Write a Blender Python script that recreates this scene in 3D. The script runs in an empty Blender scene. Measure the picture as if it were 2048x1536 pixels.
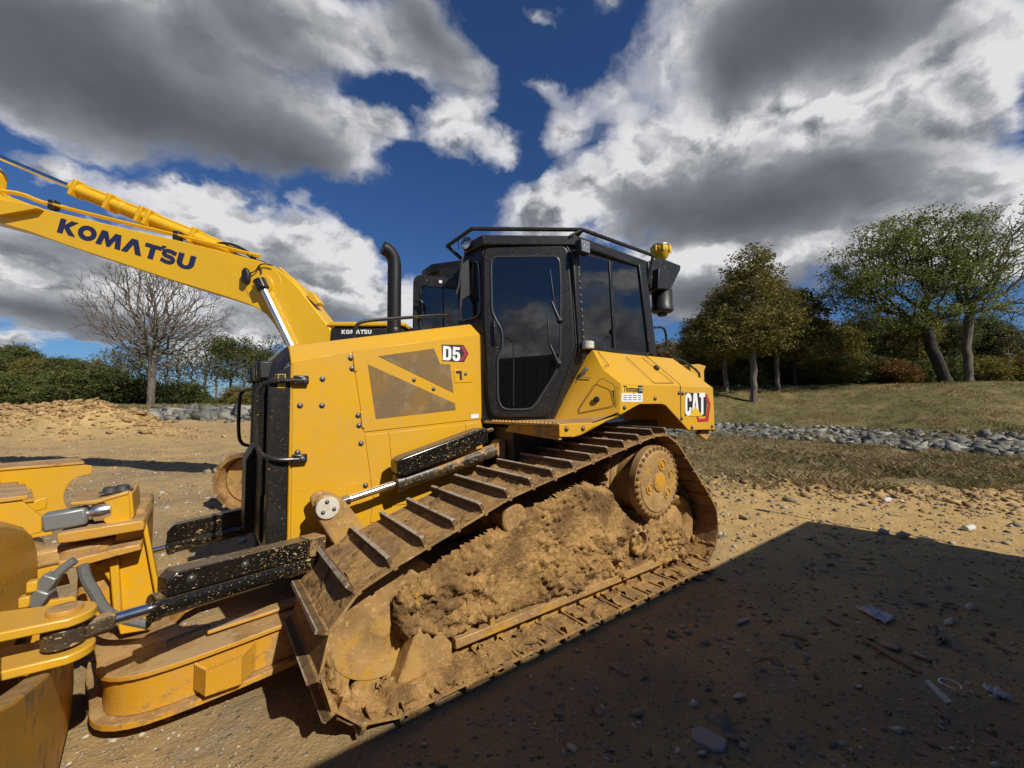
import bpy, bmesh, math, random
import numpy as np
from mathutils import Vector, Matrix, noise

# ------------------------------------------------------------------ camera, light, sky
F_PX = 815.0; H_CAM = 1.6
PITCH = math.atan(35.0 / F_PX); YAW = math.atan(618.0 / math.hypot(F_PX, 35.0))
FWD = Vector((math.sin(YAW) * math.cos(PITCH), math.cos(YAW) * math.cos(PITCH), math.sin(PITCH)))
RGT = Vector((math.cos(YAW), -math.sin(YAW), 0.0)); UPV = RGT.cross(FWD)
CAM = Vector((0, 0, H_CAM))
SUN_EL = math.radians(40); SUN_XY = (0.16, -0.987)          # horizontal direction towards the sun
scn = bpy.context.scene
col = scn.collection
cd = bpy.data.cameras.new('camera'); cam = bpy.data.objects.new('camera', cd); col.objects.link(cam)
cam.matrix_world = Matrix.Translation(CAM) @ Matrix((RGT, UPV, -FWD)).transposed().to_4x4()
cd.sensor_fit = 'HORIZONTAL'; cd.sensor_width = 36.0; cd.lens = 36.0 * F_PX / 2048.0
cd.clip_start = 0.05; cd.clip_end = 3000
scn.camera = cam
scn.view_settings.view_transform = 'Standard'; scn.view_settings.look = 'None'
scn.view_settings.gamma = 1.0; scn.view_settings.exposure = 0.0
scn.view_settings.use_curve_mapping = False
sd = bpy.data.lights.new('sun', 'SUN'); sd.energy = 5.0; sd.angle = math.radians(0.5); sd.color = (1.0, 0.945, 0.83)
sun = bpy.data.objects.new('sun', sd); col.objects.link(sun)
sun_dir = Vector((SUN_XY[0] * math.cos(SUN_EL), SUN_XY[1] * math.cos(SUN_EL), math.sin(SUN_EL))).normalized()
sun.rotation_euler = sun_dir.to_track_quat('Z', 'Y').to_euler(); sun.location = sun_dir * 30


class NT:
    """small helper for wiring nodes"""
    def __init__(s, tree): s.t = tree; s.n = tree.nodes; s.l = tree.links
    def new(s, typ, **kw):
        n = s.n.new(typ)
        for k, v in kw.items(): setattr(n, k, v)
        return n
    def put(s, sock, v):
        if v is None: return
        if isinstance(v, bpy.types.NodeSocket): s.l.new(v, sock)
        elif isinstance(v, (tuple, list, Vector)):
            v = tuple(v)
            if sock.type == 'RGBA' and len(v) == 3: v = v + (1.0,)
            sock.default_value = v
        else:
            sock.default_value = v if sock.type not in ('RGBA', 'VECTOR') else ((v,) * 3 + ((1.0,) if sock.type == 'RGBA' else ()))
    def m(s, op, a, b=None, c=None, clamp=False):
        n = s.new('ShaderNodeMath', operation=op, use_clamp=clamp)
        s.put(n.inputs[0], a); s.put(n.inputs[1], b)
        if c is not None: s.put(n.inputs[2], c)
        return n.outputs[0]
    def v(s, op, a, b=None, sc=None):
        n = s.new('ShaderNodeVectorMath', operation=op)
        s.put(n.inputs[0], a); s.put(n.inputs[1], b)
        if sc is not None: s.put(n.inputs['Scale'], sc)
        return n.outputs['Value'] if op in ('DOT_PRODUCT', 'LENGTH', 'DISTANCE') else n.outputs[0]
    def mix(s, f, a, b, blend='MIX'):
        n = s.new('ShaderNodeMix', data_type='RGBA', blend_type=blend); n.clamp_factor = True
        s.put(n.inputs[0], f); s.put(n.inputs[6], a); s.put(n.inputs[7], b)
        return n.outputs[2]
    def noise(s, vec, scale, detail=4.0, rough=0.55, dist=0.0):
        n = s.new('ShaderNodeTexNoise'); s.put(n.inputs['Vector'], vec)
        n.inputs['Scale'].default_value = scale; n.inputs['Detail'].default_value = detail
        n.inputs['Roughness'].default_value = rough; n.inputs['Distortion'].default_value = dist
        return n.outputs[0]
    def noisec(s, vec, scale, detail=4.0, rough=0.55):
        n = s.new('ShaderNodeTexNoise'); s.put(n.inputs['Vector'], vec)
        n.inputs['Scale'].default_value = scale; n.inputs['Detail'].default_value = detail; n.inputs['Roughness'].default_value = rough
        return n.outputs[1]
    def voro(s, vec, scale, feature='F1', rand=1.0, out=0):
        n = s.new('ShaderNodeTexVoronoi', feature=feature); s.put(n.inputs['Vector'], vec)
        n.inputs['Scale'].default_value = scale; n.inputs['Randomness'].default_value = rand
        return n.outputs[out]
    def ss(s, x, a, b):
        n = s.new('ShaderNodeMapRange', interpolation_type='SMOOTHSTEP'); n.clamp = True
        s.put(n.inputs[0], x); n.inputs[1].default_value = a; n.inputs[2].default_value = b
        n.inputs[3].default_value = 0; n.inputs[4].default_value = 1
        return n.outputs[0]
    def lin(s, x, a, b, c, d):
        n = s.new('ShaderNodeMapRange'); n.clamp = True
        s.put(n.inputs[0], x); n.inputs[1].default_value = a; n.inputs[2].default_value = b
        n.inputs[3].default_value = c; n.inputs[4].default_value = d
        return n.outputs[0]


def pxdir(px, py):
    return (FWD + RGT * ((px - 1024) / F_PX) - UPV * ((py - 768) / F_PX)).normalized()


def build_world():
    w = bpy.data.worlds.new('World'); scn.world = w; w.use_nodes = True
    t = NT(w.node_tree)
    for n in list(t.n): t.n.remove(n)
    out = t.new('ShaderNodeOutputWorld'); bg = t.new('ShaderNodeBackground')
    t.l.new(bg.outputs[0], out.inputs[0])
    sky = t.new('ShaderNodeTexSky', sky_type='NISHITA'); sky.sun_disc = False
    sky.sun_elevation = SUN_EL; sky.sun_rotation = math.atan2(SUN_XY[0], SUN_XY[1])
    sky.air_density = 1.0; sky.dust_density = 0.3; sky.ozone_density = 2.5
    blue = t.mix(1.0, sky.outputs[0], (0.34, 0.55, 0.86), 'MULTIPLY')
    d = t.new('ShaderNodeTexCoord').outputs['Generated']
    dz = t.new('ShaderNodeSeparateXYZ'); t.put(dz.inputs[0], d); z = dz.outputs[2]
    # cloud deck coordinates: intersection with a flat layer, so clouds shrink towards the horizon
    den = t.m('ADD', t.m('MAXIMUM', z, 0.0), 0.48)
    cx = t.new('ShaderNodeCombineXYZ')
    t.put(cx.inputs[0], t.m('DIVIDE', dz.outputs[0], den)); t.put(cx.inputs[1], t.m('DIVIDE', dz.outputs[1], den))
    deck = cx.outputs[0]
    wob = t.v('SUBTRACT', t.noisec(deck, 2.2, 6.0, 0.60), (0.5, 0.5, 0.5))
    wob2 = t.v('SUBTRACT', t.noisec(deck, 9.0, 4.0, 0.6), (0.5, 0.5, 0.5))
    dw = t.v('ADD', d, t.v('ADD', t.v('SCALE', wob, sc=0.34), t.v('SCALE', wob2, sc=0.06)))

    def lobes(vec, L, ex):
        """soft ellipsoidal patches on the celestial sphere, blended together"""
        acc = None
        for (px, py, rx, ry, rot, wgt) in L:
            if isinstance(px, tuple):               # azimuth, elevation, radii in degrees: clouds elsewhere in the sky
                az, el = math.radians(px[0]), math.radians(px[1]); c = Vector((math.sin(az) * math.cos(el), math.cos(az) * math.cos(el), math.sin(el)))
                u = Vector((math.cos(az), -math.sin(az), 0)); v = c.cross(u).normalized(); su, sv = math.radians(rx), math.radians(ry)
            else:
                c = pxdir(px, py); e1 = (pxdir(px + 5, py) - c).normalized(); e2 = (pxdir(px, py + 5) - c); e2 = (e2 - e1 * e2.dot(e1)).normalized()
                kx = (pxdir(px + 5, py) - c).length / 5; ky = (pxdir(px, py + 5) - c).length / 5
                a = math.radians(rot); ca, sa = math.cos(a), math.sin(a); u = e1 * ca + e2 * sa; v = e2 * ca - e1 * sa; su, sv = rx * kx, ry * ky
            w = u.cross(v).normalized(); v = w.cross(u)
            mp = t.new('ShaderNodeMapping', vector_type='TEXTURE'); mp.inputs['Location'].default_value = c
            mp.inputs['Rotation'].default_value = Matrix((u, v, w)).transposed().to_euler('XYZ'); mp.inputs['Scale'].default_value = (su, sv, 1.2)
            t.put(mp.inputs[0], vec); g = t.new('ShaderNodeTexGradient', gradient_type='SPHERICAL'); t.put(g.inputs[0], mp.outputs[0])
            k = t.m('MULTIPLY_ADD', g.outputs['Fac'], -wgt, 1.0); acc = k if acc is None else t.m('MULTIPLY', acc, k)
        return t.m('SUBTRACT', 1.0, t.m('POWER', acc, ex))
    COVER = [(280, 90, 560, 230, 12, 1), (570, 280, 230, 120, 22, 1), (735, 275, 85, 65, 10, .8), (40, 40, 340, 220, 0, 1), (620, 20, 260, 130, 15, .9),
             (860, 60, 180, 150, 55, .85), (890, 260, 75, 110, 70, .7), (985, 305, 60, 50, 0, .55),
             (520, 470, 270, 105, 24, 1), (690, 570, 170, 95, 30, 1), (400, 410, 170, 85, 28, .85), (640, 630, 190, 70, 0, 1),
             (70, 560, 290, 115, 8, 1), (230, 500, 210, 80, 15, .75), (250, 600, 300, 80, 0, .9), (30, 690, 150, 30, 0, .75), (150, 440, 150, 45, 20, .45),
             (470, 660, 150, 70, -10, .9), (130, 645, 210, 35, 0, .6), (150, 310, 130, 45, 15, .5), (60, 290, 110, 50, 10, .45),
             (1600, 240, 460, 250, -22, 1), (1820, 180, 270, 180, -50, 1), (1660, 20, 370, 150, 0, 1), (1420, 290, 200, 140, -35, .95), (1500, 80, 130, 150, 0, .9),
             (1140, 240, 80, 130, 25, .5), (1180, 400, 190, 90, -14, .85), (1500, 410, 420, 120, 0, 1), (1640, 510, 560, 120, -4, 1), (1290, 300, 100, 110, 20, .6),
             (1960, 370, 240, 120, -20, .85), (1080, 450, 160, 90, 0, .8), (1350, 560, 210, 120, 0, 1), (880, 640, 210, 80, 0, .75), (1250, 180, 60, 80, 30, .35),
             (1080, 140, 90, 40, 10, .38), (2040, 110, 90, 90, 0, .55), (1340, 120, 70, 90, 20, .4), (1990, 560, 210, 70, 0, .6), (1240, 10, 70, 50, 0, .32), (1100, 5, 60, 40, 0, .35),
             (2350, 250, 330, 170, 20, .9), (2500, 520, 500, 130, 0, .8), (-450, 300, 500, 200, 0, .9), (-500, 560, 500, 110, 0, .8),
             ((222, 7), 0, 16, 8, 0, 1), ((212, 3), 0, 14, 6, 0, 1), ((226, 19), 0, 6, 3, 0, .8), ((130, 8), 0, 15, 6, 0, 1), ((126, 16), 0, 9, 3, 0, .7), ((140, 30), 0, 20, 6, 0, .7)]
    DARK = [(280, 190, 560, 170, 16, .95), (560, 320, 260, 100, 20, .8), (40, 30, 380, 170, 10, .8), (520, 50, 320, 170, 20, .6), (860, 50, 230, 150, 50, .6),
            (1660, 30, 360, 150, -4, 1), (1490, 120, 170, 120, -30, .85), (1520, 415, 390, 100, -4, .95), (1700, 330, 270, 80, -14, .6), (1330, 420, 190, 80, 0, .6), (1440, 340, 190, 70, -20, .4),
            (80, 620, 310, 60, 6, .75), (650, 650, 220, 60, 14, .7), (560, 530, 170, 60, 25, .4), (1390, 600, 240, 75, 0, .75), (1560, 580, 300, 65, 0, .6), (300, 660, 230, 42, 0, .6), (120, 500, 200, 55, 10, .4), (2350, 300, 300, 90, 10, .7), (-450, 360, 450, 110, 0, .8)]
    cov = lobes(dw, COVER, 2.2)
    # outside the stretch of sky in front, an even broken cumulus field (it lights the scene and mirrors in the glass)
    front = t.ss(t.v('DOT_PRODUCT', d, tuple(FWD)), 0.25, 0.50)
    field = t.m('MAXIMUM', t.m('MULTIPLY', t.ss(t.noise(deck, 1.15, 3.0, 0.5), 0.55, 0.70), 0.5), cov)
    cov = t.m('ADD', t.m('MULTIPLY', cov, front), t.m('MULTIPLY', field, t.m('SUBTRACT', 1.0, front)))
    pv = t.v('MULTIPLY', dw, (1.0, 1.0, 1.5))
    f1 = t.noise(deck, 3.4, 7.0, 0.52); f2 = t.noise(pv, 7.0, 7.0, 0.58)
    puff = t.new('ShaderNodeTexVoronoi', feature='F1'); puff.inputs['Scale'].default_value = 8.5; puff.inputs['Detail'].default_value = 1.0; puff.inputs['Roughness'].default_value = 0.6
    t.put(puff.inputs['Vector'], pv); pf = t.m('SUBTRACT', 0.42, puff.outputs['Distance'])
    det = t.m('ADD', t.m('ADD', t.m('MULTIPLY', t.m('SUBTRACT', f1, 0.5), 0.8), t.m('MULTIPLY', t.m('SUBTRACT', f2, 0.5), 0.7)), t.m('MULTIPLY', pf, 0.35))
    dens = t.m('ADD', t.m('MULTIPLY', cov, 1.35), t.m('MULTIPLY', det, t.lin(cov, 0.0, 0.9, 0.85, 0.5)))
    alpha = t.ss(dens, 0.14, 1.08)
    # lit tops and soft grey bases
    dwk = t.v('ADD', d, t.v('ADD', t.v('SCALE', wob, sc=0.15), t.v('SCALE', wob2, sc=0.004)))
    dark = lobes(dwk, DARK, 1.35)
    darkb = t.m('ADD', t.m('MULTIPLY', t.ss(t.noise(deck, 1.9, 4.0, 0.5), 0.40, 0.66), 0.45), 0.16)
    dark = t.m('ADD', t.m('MULTIPLY', dark, front), t.m('MULTIPLY', darkb, t.m('SUBTRACT', 1.0, front)))
    sh = t.v('ADD', pv, (SUN_XY[0] * 0.030 + 0.012, SUN_XY[1] * 0.030, 0.030))       # same puffs sampled a little towards the sun
    puff2 = t.new('ShaderNodeTexVoronoi', feature='F1'); puff2.inputs['Scale'].default_value = 8.5; puff2.inputs['Detail'].default_value = 1.0; puff2.inputs['Roughness'].default_value = 0.6
    t.put(puff2.inputs['Vector'], sh)
    f2s = t.noise(sh, 7.0, 7.0, 0.58)
    relief = t.m('ADD', t.m('MULTIPLY', t.m('SUBTRACT', puff2.outputs['Distance'], puff.outputs['Distance']), 0.9), t.m('MULTIPLY', t.m('SUBTRACT', f2, f2s), 1.3))
    thick = t.ss(dens, 0.45, 1.5)
    dk = t.m('ADD', t.m('MULTIPLY', dark, 0.84), t.m('MULTIPLY_ADD', thick, 0.14, 0.02))
    dk = t.m('ADD', dk, t.m('MULTIPLY', t.m('SUBTRACT', 0.5, f1), t.lin(dark, 0.0, 0.7, 0.62, 0.14)))
    dk = t.m('SUBTRACT', dk, t.m('MULTIPLY', relief, t.lin(dark, 0.0, 0.6, 0.85, 0.10)), clamp=True)
    cr = t.new('ShaderNodeValToRGB'); t.put(cr.inputs[0], dk); cr.color_ramp.interpolation = 'B_SPLINE'
    for i, (pos, c) in enumerate(((0.0, (9.2, 9.2, 9.4)), (0.20, (6.6, 6.7, 6.95)), (0.45, (3.3, 3.5, 3.85)), (0.72, (1.75, 1.88, 2.12)), (1.0, (1.05, 1.15, 1.32)))):
        e = cr.color_ramp.elements[i] if i < 2 else cr.color_ramp.elements.new(pos)
        e.position = pos; e.color = (c[0] / 10, c[1] / 10, c[2] / 10, 1)
    ramp = t.v('SCALE', cr.outputs[0], sc=10.0)
    final = t.mix(alpha, blue, ramp)
    t.put(bg.inputs[0], final); bg.inputs[1].default_value = 0.085
    w.cycles.sampling_method = 'MANUAL'; w.cycles.sample_map_resolution = 512


build_world()
scn.cycles.max_bounces = 6; scn.cycles.diffuse_bounces = 3; scn.cycles.glossy_bounces = 3; scn.cycles.transmission_bounces = 3

# ------------------------------------------------------------------ helpers
YC = 3.38          # centre line of the bulldozer
rng = random.Random(7); nrg = np.random.default_rng(11)


def ray(px, py): return FWD + RGT * ((px - 1024) / F_PX) - UPV * ((py - 768) / F_PX)
def at(px, py, ax, val):
    r = ray(px, py); k = 'xyz'.index(ax); return CAM + r * ((val - CAM[k]) / r[k])
def atY(y): return lambda px, py: at(px, py, 'y', y)
def atP(p0, n):
    p0 = Vector(p0); n = Vector(n)
    def f(px, py):
        r = ray(px, py); return CAM + r * ((p0 - CAM).dot(n) / r.dot(n))
    return f
def V(*a): return Vector(a)
def mir(p): return Vector((p[0], 2 * YC - p[1], p[2]))


class MB:
    def __init__(s): s.v = []; s.f = []
    def add(s, vs, fs):
        b = len(s.v); s.v += [tuple(x) for x in vs]; s.f += [[b + i for i in q] for q in fs]; return s
    def box(s, x0, x1, y0, y1, z0, z1):
        return s.add([(x, y, z) for z in (z0, z1) for y in (y0, y1) for x in (x0, x1)],
                     [(0, 2, 3, 1), (4, 5, 7, 6), (0, 1, 5, 4), (2, 6, 7, 3), (0, 4, 6, 2), (1, 3, 7, 5)])
    def prism(s, pts, vec):
        pts = [Vector(p) for p in pts]; vec = Vector(vec); n = len(pts)
        return s.add(pts + [p + vec for p in pts], [list(range(n - 1, -1, -1)), list(range(n, 2 * n))] +
                     [(i, (i + 1) % n, n + (i + 1) % n, n + i) for i in range(n)])
    def loft(s, a, b, cap=True):
        n = len(a)
        return s.add(list(a) + list(b), [(i, (i + 1) % n, n + (i + 1) % n, n + i) for i in range(n)] +
                     ([list(range(n - 1, -1, -1)), list(range(n, 2 * n))] if cap else []))
    def face(s, pts): return s.add(pts, [list(range(len(pts)))])
    def lathe(s, o, axis, prof, n=32):
        o = Vector(o); a = Vector(axis).normalized(); e = a.orthogonal().normalized(); g = a.cross(e)
        vs = []
        for r, h in prof:
            for i in range(n):
                t = 2 * math.pi * i / n; vs.append(o + a * h + (e * math.cos(t) + g * math.sin(t)) * r)
        fs = []
        for k in range(len(prof) - 1):
            for i in range(n): fs.append((k * n + i, k * n + (i + 1) % n, (k + 1) * n + (i + 1) % n, (k + 1) * n + i))
        fs.append(list(range(n - 1, -1, -1))); fs.append([(len(prof) - 1) * n + i for i in range(n)])
        return s.add(vs, fs)
    def cyl(s, a, b, r, r2=None, n=24):
        a = Vector(a); b = Vector(b); return s.lathe(a, b - a, [(r, 0), (r if r2 is None else r2, (b - a).length)], n)
    def bar(s, a, b, w, h, up=(0, 0, 1)):
        a = Vector(a); b = Vector(b); d = (b - a).normalized(); r = d.cross(Vector(up)).normalized(); u = r.cross(d)
        q = [a + r * (w / 2 * i) + u * (h / 2 * j) for i, j in ((-1, -1), (1, -1), (1, 1), (-1, 1))]
        return s.prism(q, b - a)
    def tube(s, pts, r, n=10, smooth=0):
        pts = [Vector(p) for p in pts]
        for _ in range(smooth):
            q = [pts[0]]
            for a, b in zip(pts, pts[1:]): q += [a * .75 + b * .25, a * .25 + b * .75]
            pts = q + [pts[-1]]
        rs = r if isinstance(r, (list, tuple)) else [r] * len(pts)
        t0 = (pts[1] - pts[0]).normalized(); e = t0.orthogonal().normalized(); vs = []
        for i, p in enumerate(pts):
            t = ((pts[min(i + 1, len(pts) - 1)] - pts[max(i - 1, 0)])).normalized()
            e = (e - t * e.dot(t)).normalized(); g = t.cross(e)
            for k in range(n):
                a = 2 * math.pi * k / n; vs.append(p + (e * math.cos(a) + g * math.sin(a)) * rs[i])
        fs = [(i * n + k, i * n + (k + 1) % n, (i + 1) * n + (k + 1) % n, (i + 1) * n + k) for i in range(len(pts) - 1) for k in range(n)]
        fs += [list(range(n - 1, -1, -1)), [(len(pts) - 1) * n + k for k in range(n)]]
        return s.add(vs, fs)
    def mirror(s):
        m = MB(); m.v = [(x, 2 * YC - y, z) for x, y, z in s.v]; m.f = [list(reversed(f)) for f in s.f]; return m
    def build(s, name, mt, parent=None, bevel=0.0, segs=2, smooth=35, fix=True):
        me = bpy.data.meshes.new(name); me.from_pydata(s.v, [], s.f); me.update()
        if fix:
            bm = bmesh.new(); bm.from_mesh(me); bmesh.ops.recalc_face_normals(bm, faces=bm.faces); bm.to_mesh(me); bm.free()
        if smooth:
            me.polygons.foreach_set('use_smooth', [True] * len(me.polygons)); me.set_sharp_from_angle(angle=math.radians(smooth))
        me.materials.append(mt)
        o = bpy.data.objects.new(name, me); col.objects.link(o); put(o, parent)
        if bevel:
            b = o.modifiers.new('bevel', 'BEVEL'); b.width = bevel; b.segments = segs; b.limit_method = 'ANGLE'; b.angle_limit = math.radians(40)
        return o


def put(o, parent):
    if parent is not None:
        o.parent = parent
        if parent.type == 'EMPTY': o.matrix_parent_inverse = parent.matrix_basis.inverted()


def thing(name, label, cat, loc, group=None):
    o = bpy.data.objects.new(name, None); o.empty_display_size = 0.2; col.objects.link(o); o.location = loc
    o.matrix_basis = Matrix.Translation(loc); return tag(o, label, cat, group)


def tag(o, label, cat, group=None, kind=None):
    if label: o['label'] = label
    if cat: o['category'] = cat
    if group: o['group'] = group
    if kind: o['kind'] = kind
    return o


def np_mesh(name, verts, faces, mt, parent=None, smooth=False):
    """verts (n,3), faces (m,k) arrays"""
    me = bpy.data.meshes.new(name); verts = np.asarray(verts, np.float32); faces = np.asarray(faces, np.int32)
    k = faces.shape[1]
    me.vertices.add(len(verts)); me.vertices.foreach_set('co', verts.ravel())
    me.loops.add(faces.size); me.loops.foreach_set('vertex_index', faces.ravel())
    me.polygons.add(len(faces)); me.polygons.foreach_set('loop_start', np.arange(0, faces.size, k, dtype=np.int32))
    me.polygons.foreach_set('loop_total', np.full(len(faces), k, np.int32))
    if smooth: me.polygons.foreach_set('use_smooth', np.ones(len(faces), bool))
    me.update(calc_edges=True); me.validate()
    if mt: me.materials.append(mt)
    o = bpy.data.objects.new(name, me); col.objects.link(o); put(o, parent); return o


# ------------------------------------------------------------------ materials
def material(name):
    m = bpy.data.materials.new(name); m.use_nodes = True; t = NT(m.node_tree)
    p = t.n['Principled BSDF']; t.co = t.new('ShaderNodeTexCoord').outputs['Object']
    g = t.new('ShaderNodeNewGeometry'); t.pos = g.outputs['Position']; t.nrm = g.outputs['Normal']; t.isl = g.outputs['Random Per Island']
    t.p = p; return m, t
def bump(t, h, strength, dist):
    b = t.new('ShaderNodeBump'); b.inputs['Strength'].default_value = strength; b.inputs['Distance'].default_value = dist
    t.put(b.inputs['Height'], h); t.l.new(b.outputs[0], t.p.inputs['Normal'])


MUD_A, MUD_B, MUD_C = (0.38, 0.220, 0.080), (0.25, 0.138, 0.050), (0.46, 0.30, 0.13)
def mudcol(t, vec):
    a = t.noise(vec, 5.0, 6.0, 0.6); b = t.noise(vec, 38.0, 4.0, 0.6)
    c = t.mix(t.ss(a, 0.35, 0.68), MUD_A, MUD_B)
    return t.mix(t.ss(b, 0.52, 0.70), c, MUD_C)


def paint(name, base, rough=0.38, dust=0.25, specks=0.0, mud=0.0, spscale=16.0, metal=0.0, coat=0.15, streak=1.0, updust=0.5):
    m, t = material(name)
    n1 = t.noise(t.co, 1.7, 5.0, 0.6); n2 = t.noise(t.co, 24.0, 4.0, 0.6)
    c = t.mix(t.m('MULTIPLY', t.ss(n1, 0.3, 0.7), 0.22), base, tuple(x * 0.78 for x in base))
    nz = t.new('ShaderNodeSeparateXYZ'); t.put(nz.inputs[0], t.nrm)
    # dry dust film, thicker on ledges
    up = t.m('MULTIPLY', t.ss(nz.outputs[2], 0.55, 0.98), updust)
    df = t.m('MULTIPLY', t.m('ADD', t.ss(n1, 0.35, 0.75), t.m('MULTIPLY', t.ss(n2, 0.4, 0.7), 0.5)), dust)
    df = t.m('ADD', df, up, clamp=True)
    rm_ = t.new('ShaderNodeMapping'); rm_.inputs['Scale'].default_value = (1, 1, 0.12); t.put(rm_.inputs[0], t.co)
    runs = t.m('MULTIPLY', t.ss(t.noise(rm_.outputs[0], 26.0, 4.0, 0.6), 0.56, 0.72), t.ss(n1, 0.42, 0.62))
    df = t.m('ADD', df, t.m('MULTIPLY', runs, min(0.5, dust * 1.4)), clamp=True)
    c = t.mix(df, c, (0.40, 0.27, 0.14))
    rg = t.lin(df, 0, 1, rough, 0.85)
    if specks > 0:
        st = t.new('ShaderNodeMapping'); st.inputs['Rotation'].default_value = (0, math.radians(-25), 0); st.inputs['Scale'].default_value = (1.0 / (1 + 1.2 * streak), 1, 1)
        t.put(st.inputs[0], t.co); vv = st.outputs[0]
        vv = t.v('ADD', vv, t.v('SCALE', t.v('SUBTRACT', t.noisec(t.co, 30.0, 2.0), (.5, .5, .5)), sc=0.012))
        s1 = t.noise(vv, spscale * 5.5, 2.0, 0.6); s2 = t.noise(vv, spscale * 13, 2.0, 0.5); s3 = t.noise(t.co, 4.0, 3.0, 0.5)
        th = t.m('SUBTRACT', 0.70, t.m('MULTIPLY', t.ss(s3, 0.2, 0.8), 0.055 * specks))
        k = t.m('MAXIMUM', t.ss(t.m('SUBTRACT', s1, th), 0.0, 0.035), t.ss(t.m('SUBTRACT', s2, t.m('ADD', th, 0.0)), 0.0, 0.03))
        c = t.mix(k, c, MUD_C); rg = t.m('MAXIMUM', rg, t.m('MULTIPLY', k, 0.9))
    if mud > 0:
        k = t.ss(t.m('ADD', t.noise(t.co, 4.0, 8.0, 0.68), t.m('MULTIPLY', t.ss(nz.outputs[2], 0.3, 1.0), 0.10)), 0.66 - 0.32 * mud, 0.74 - 0.32 * mud)
        c = t.mix(k, c, mudcol(t, t.co)); rg = t.m('MAXIMUM', rg, t.m('MULTIPLY', k, 0.95))
        bump(t, t.m('ADD', t.m('MULTIPLY', k, 0.5), t.m('MULTIPLY', t.noise(t.co, 60.0, 5.0, 0.7), 0.6)), 0.5, 0.006)
    else:
        bump(t, t.noise(t.co, 180.0, 2.0, 0.5), 0.06, 0.001)
    t.put(t.p.inputs['Base Color'], c); t.put(t.p.inputs['Roughness'], rg)
    t.p.inputs['Metallic'].default_value = metal; t.p.inputs['Coat Weight'].default_value = coat; t.p.inputs['Coat Roughness'].default_value = 0.2
    return m


def plain(name, base, rough=0.5, metal=0.0, var=0.15, scale=20.0, bmp=0.0):
    m, t = material(name)
    n = t.noise(t.co, scale, 4.0, 0.6)
    t.put(t.p.inputs['Base Color'], t.mix(t.m('MULTIPLY', n, var * 2), base, tuple(x * 0.5 for x in base)))
    t.put(t.p.inputs['Roughness'], t.lin(n, 0.3, 0.7, rough * 0.85, min(1, rough * 1.15))); t.p.inputs['Metallic'].default_value = metal
    if bmp: bump(t, n, 0.5, bmp)
    return m


YEL = (0.66, 0.345, 0.006)
M = {}
M['yellow'] = paint('machine_yellow', YEL, 0.34, 0.17, 0.85, updust=0.16)
M['yellow_low'] = paint('dirty_yellow', (0.58, 0.28, 0.010), 0.42, 0.28, 0.8, 0.40, updust=0.7)
M['yellow_mud'] = paint('muddy_yellow', (0.46, 0.25, 0.035), 0.5, 0.5, 0.6, 0.80, updust=0.9)
M['lemon'] = paint('excavator_yellow', (0.76, 0.43, 0.008), 0.34, 0.05, 0.0, updust=0.1)
M['black'] = paint('black_paint', (0.011, 0.011, 0.012), 0.30, 0.03, 0.12, updust=0.06)
M['cabblack'] = paint('satin_black_cab', (0.009, 0.009, 0.010), 0.40, 0.03, 0.05, coat=0.0, updust=0.05)
M['black_mud'] = paint('splattered_black', (0.006, 0.006, 0.006), 0.22, 0.015, 1.5, 0.0, spscale=13, updust=0.28)
M['black_mud2'] = paint('caked_black', (0.012, 0.012, 0.012), 0.3, 0.2, 1.8, 0.36, spscale=10, updust=0.6)
M['rubber'] = plain('black_rubber', (0.014, 0.014, 0.014), 0.5)
M['chrome'] = plain('chrome_rod', (0.82, 0.80, 0.78), 0.24, 1.0, 0.05)
M['steel'] = plain('zinc_bolt', (0.20, 0.19, 0.18), 0.45, 0.8, 0.3)
M['grey'] = plain('grey_steel', (0.30, 0.31, 0.30), 0.45, 0.5, 0.3, 12)
M['hose'] = plain('grey_hose', (0.16, 0.16, 0.155), 0.7, 0, 0.4, 60, 0.002)
M['white'] = plain('white_print', (0.78, 0.78, 0.76), 0.5, 0, 0.03)
M['navy'] = plain('navy_print', (0.018, 0.022, 0.075), 0.5, 0, 0.05)
M['ink'] = plain('dark_print', (0.02, 0.02, 0.022), 0.5, 0, 0.05)
M['red'] = plain('red_print', (0.42, 0.02, 0.03), 0.5, 0, 0.05)
M['labelyellow'] = plain('label_yellow', (0.75, 0.45, 0.02), 0.5, 0, 0.05)
M['exhaust'] = plain('exhaust_black', (0.024, 0.022, 0.021), 0.42, 0.3, 0.4, 40, 0.001)
M['capwhite'] = paint('scuffed_white_cap', (0.62, 0.60, 0.52), 0.5, 0.5, 1.0, 0.1)


def mk_glass():
    m, t = material('tinted_glass'); t.p.inputs['Base Color'].default_value = (0.003, 0.003, 0.004, 1)
    t.p.inputs['Roughness'].default_value = 0.015; t.p.inputs['IOR'].default_value = 1.85
    n = t.noise(t.co, 1.3, 2.0); bump(t, n, 0.02, 0.01); return m
M['glass'] = mk_glass()


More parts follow.
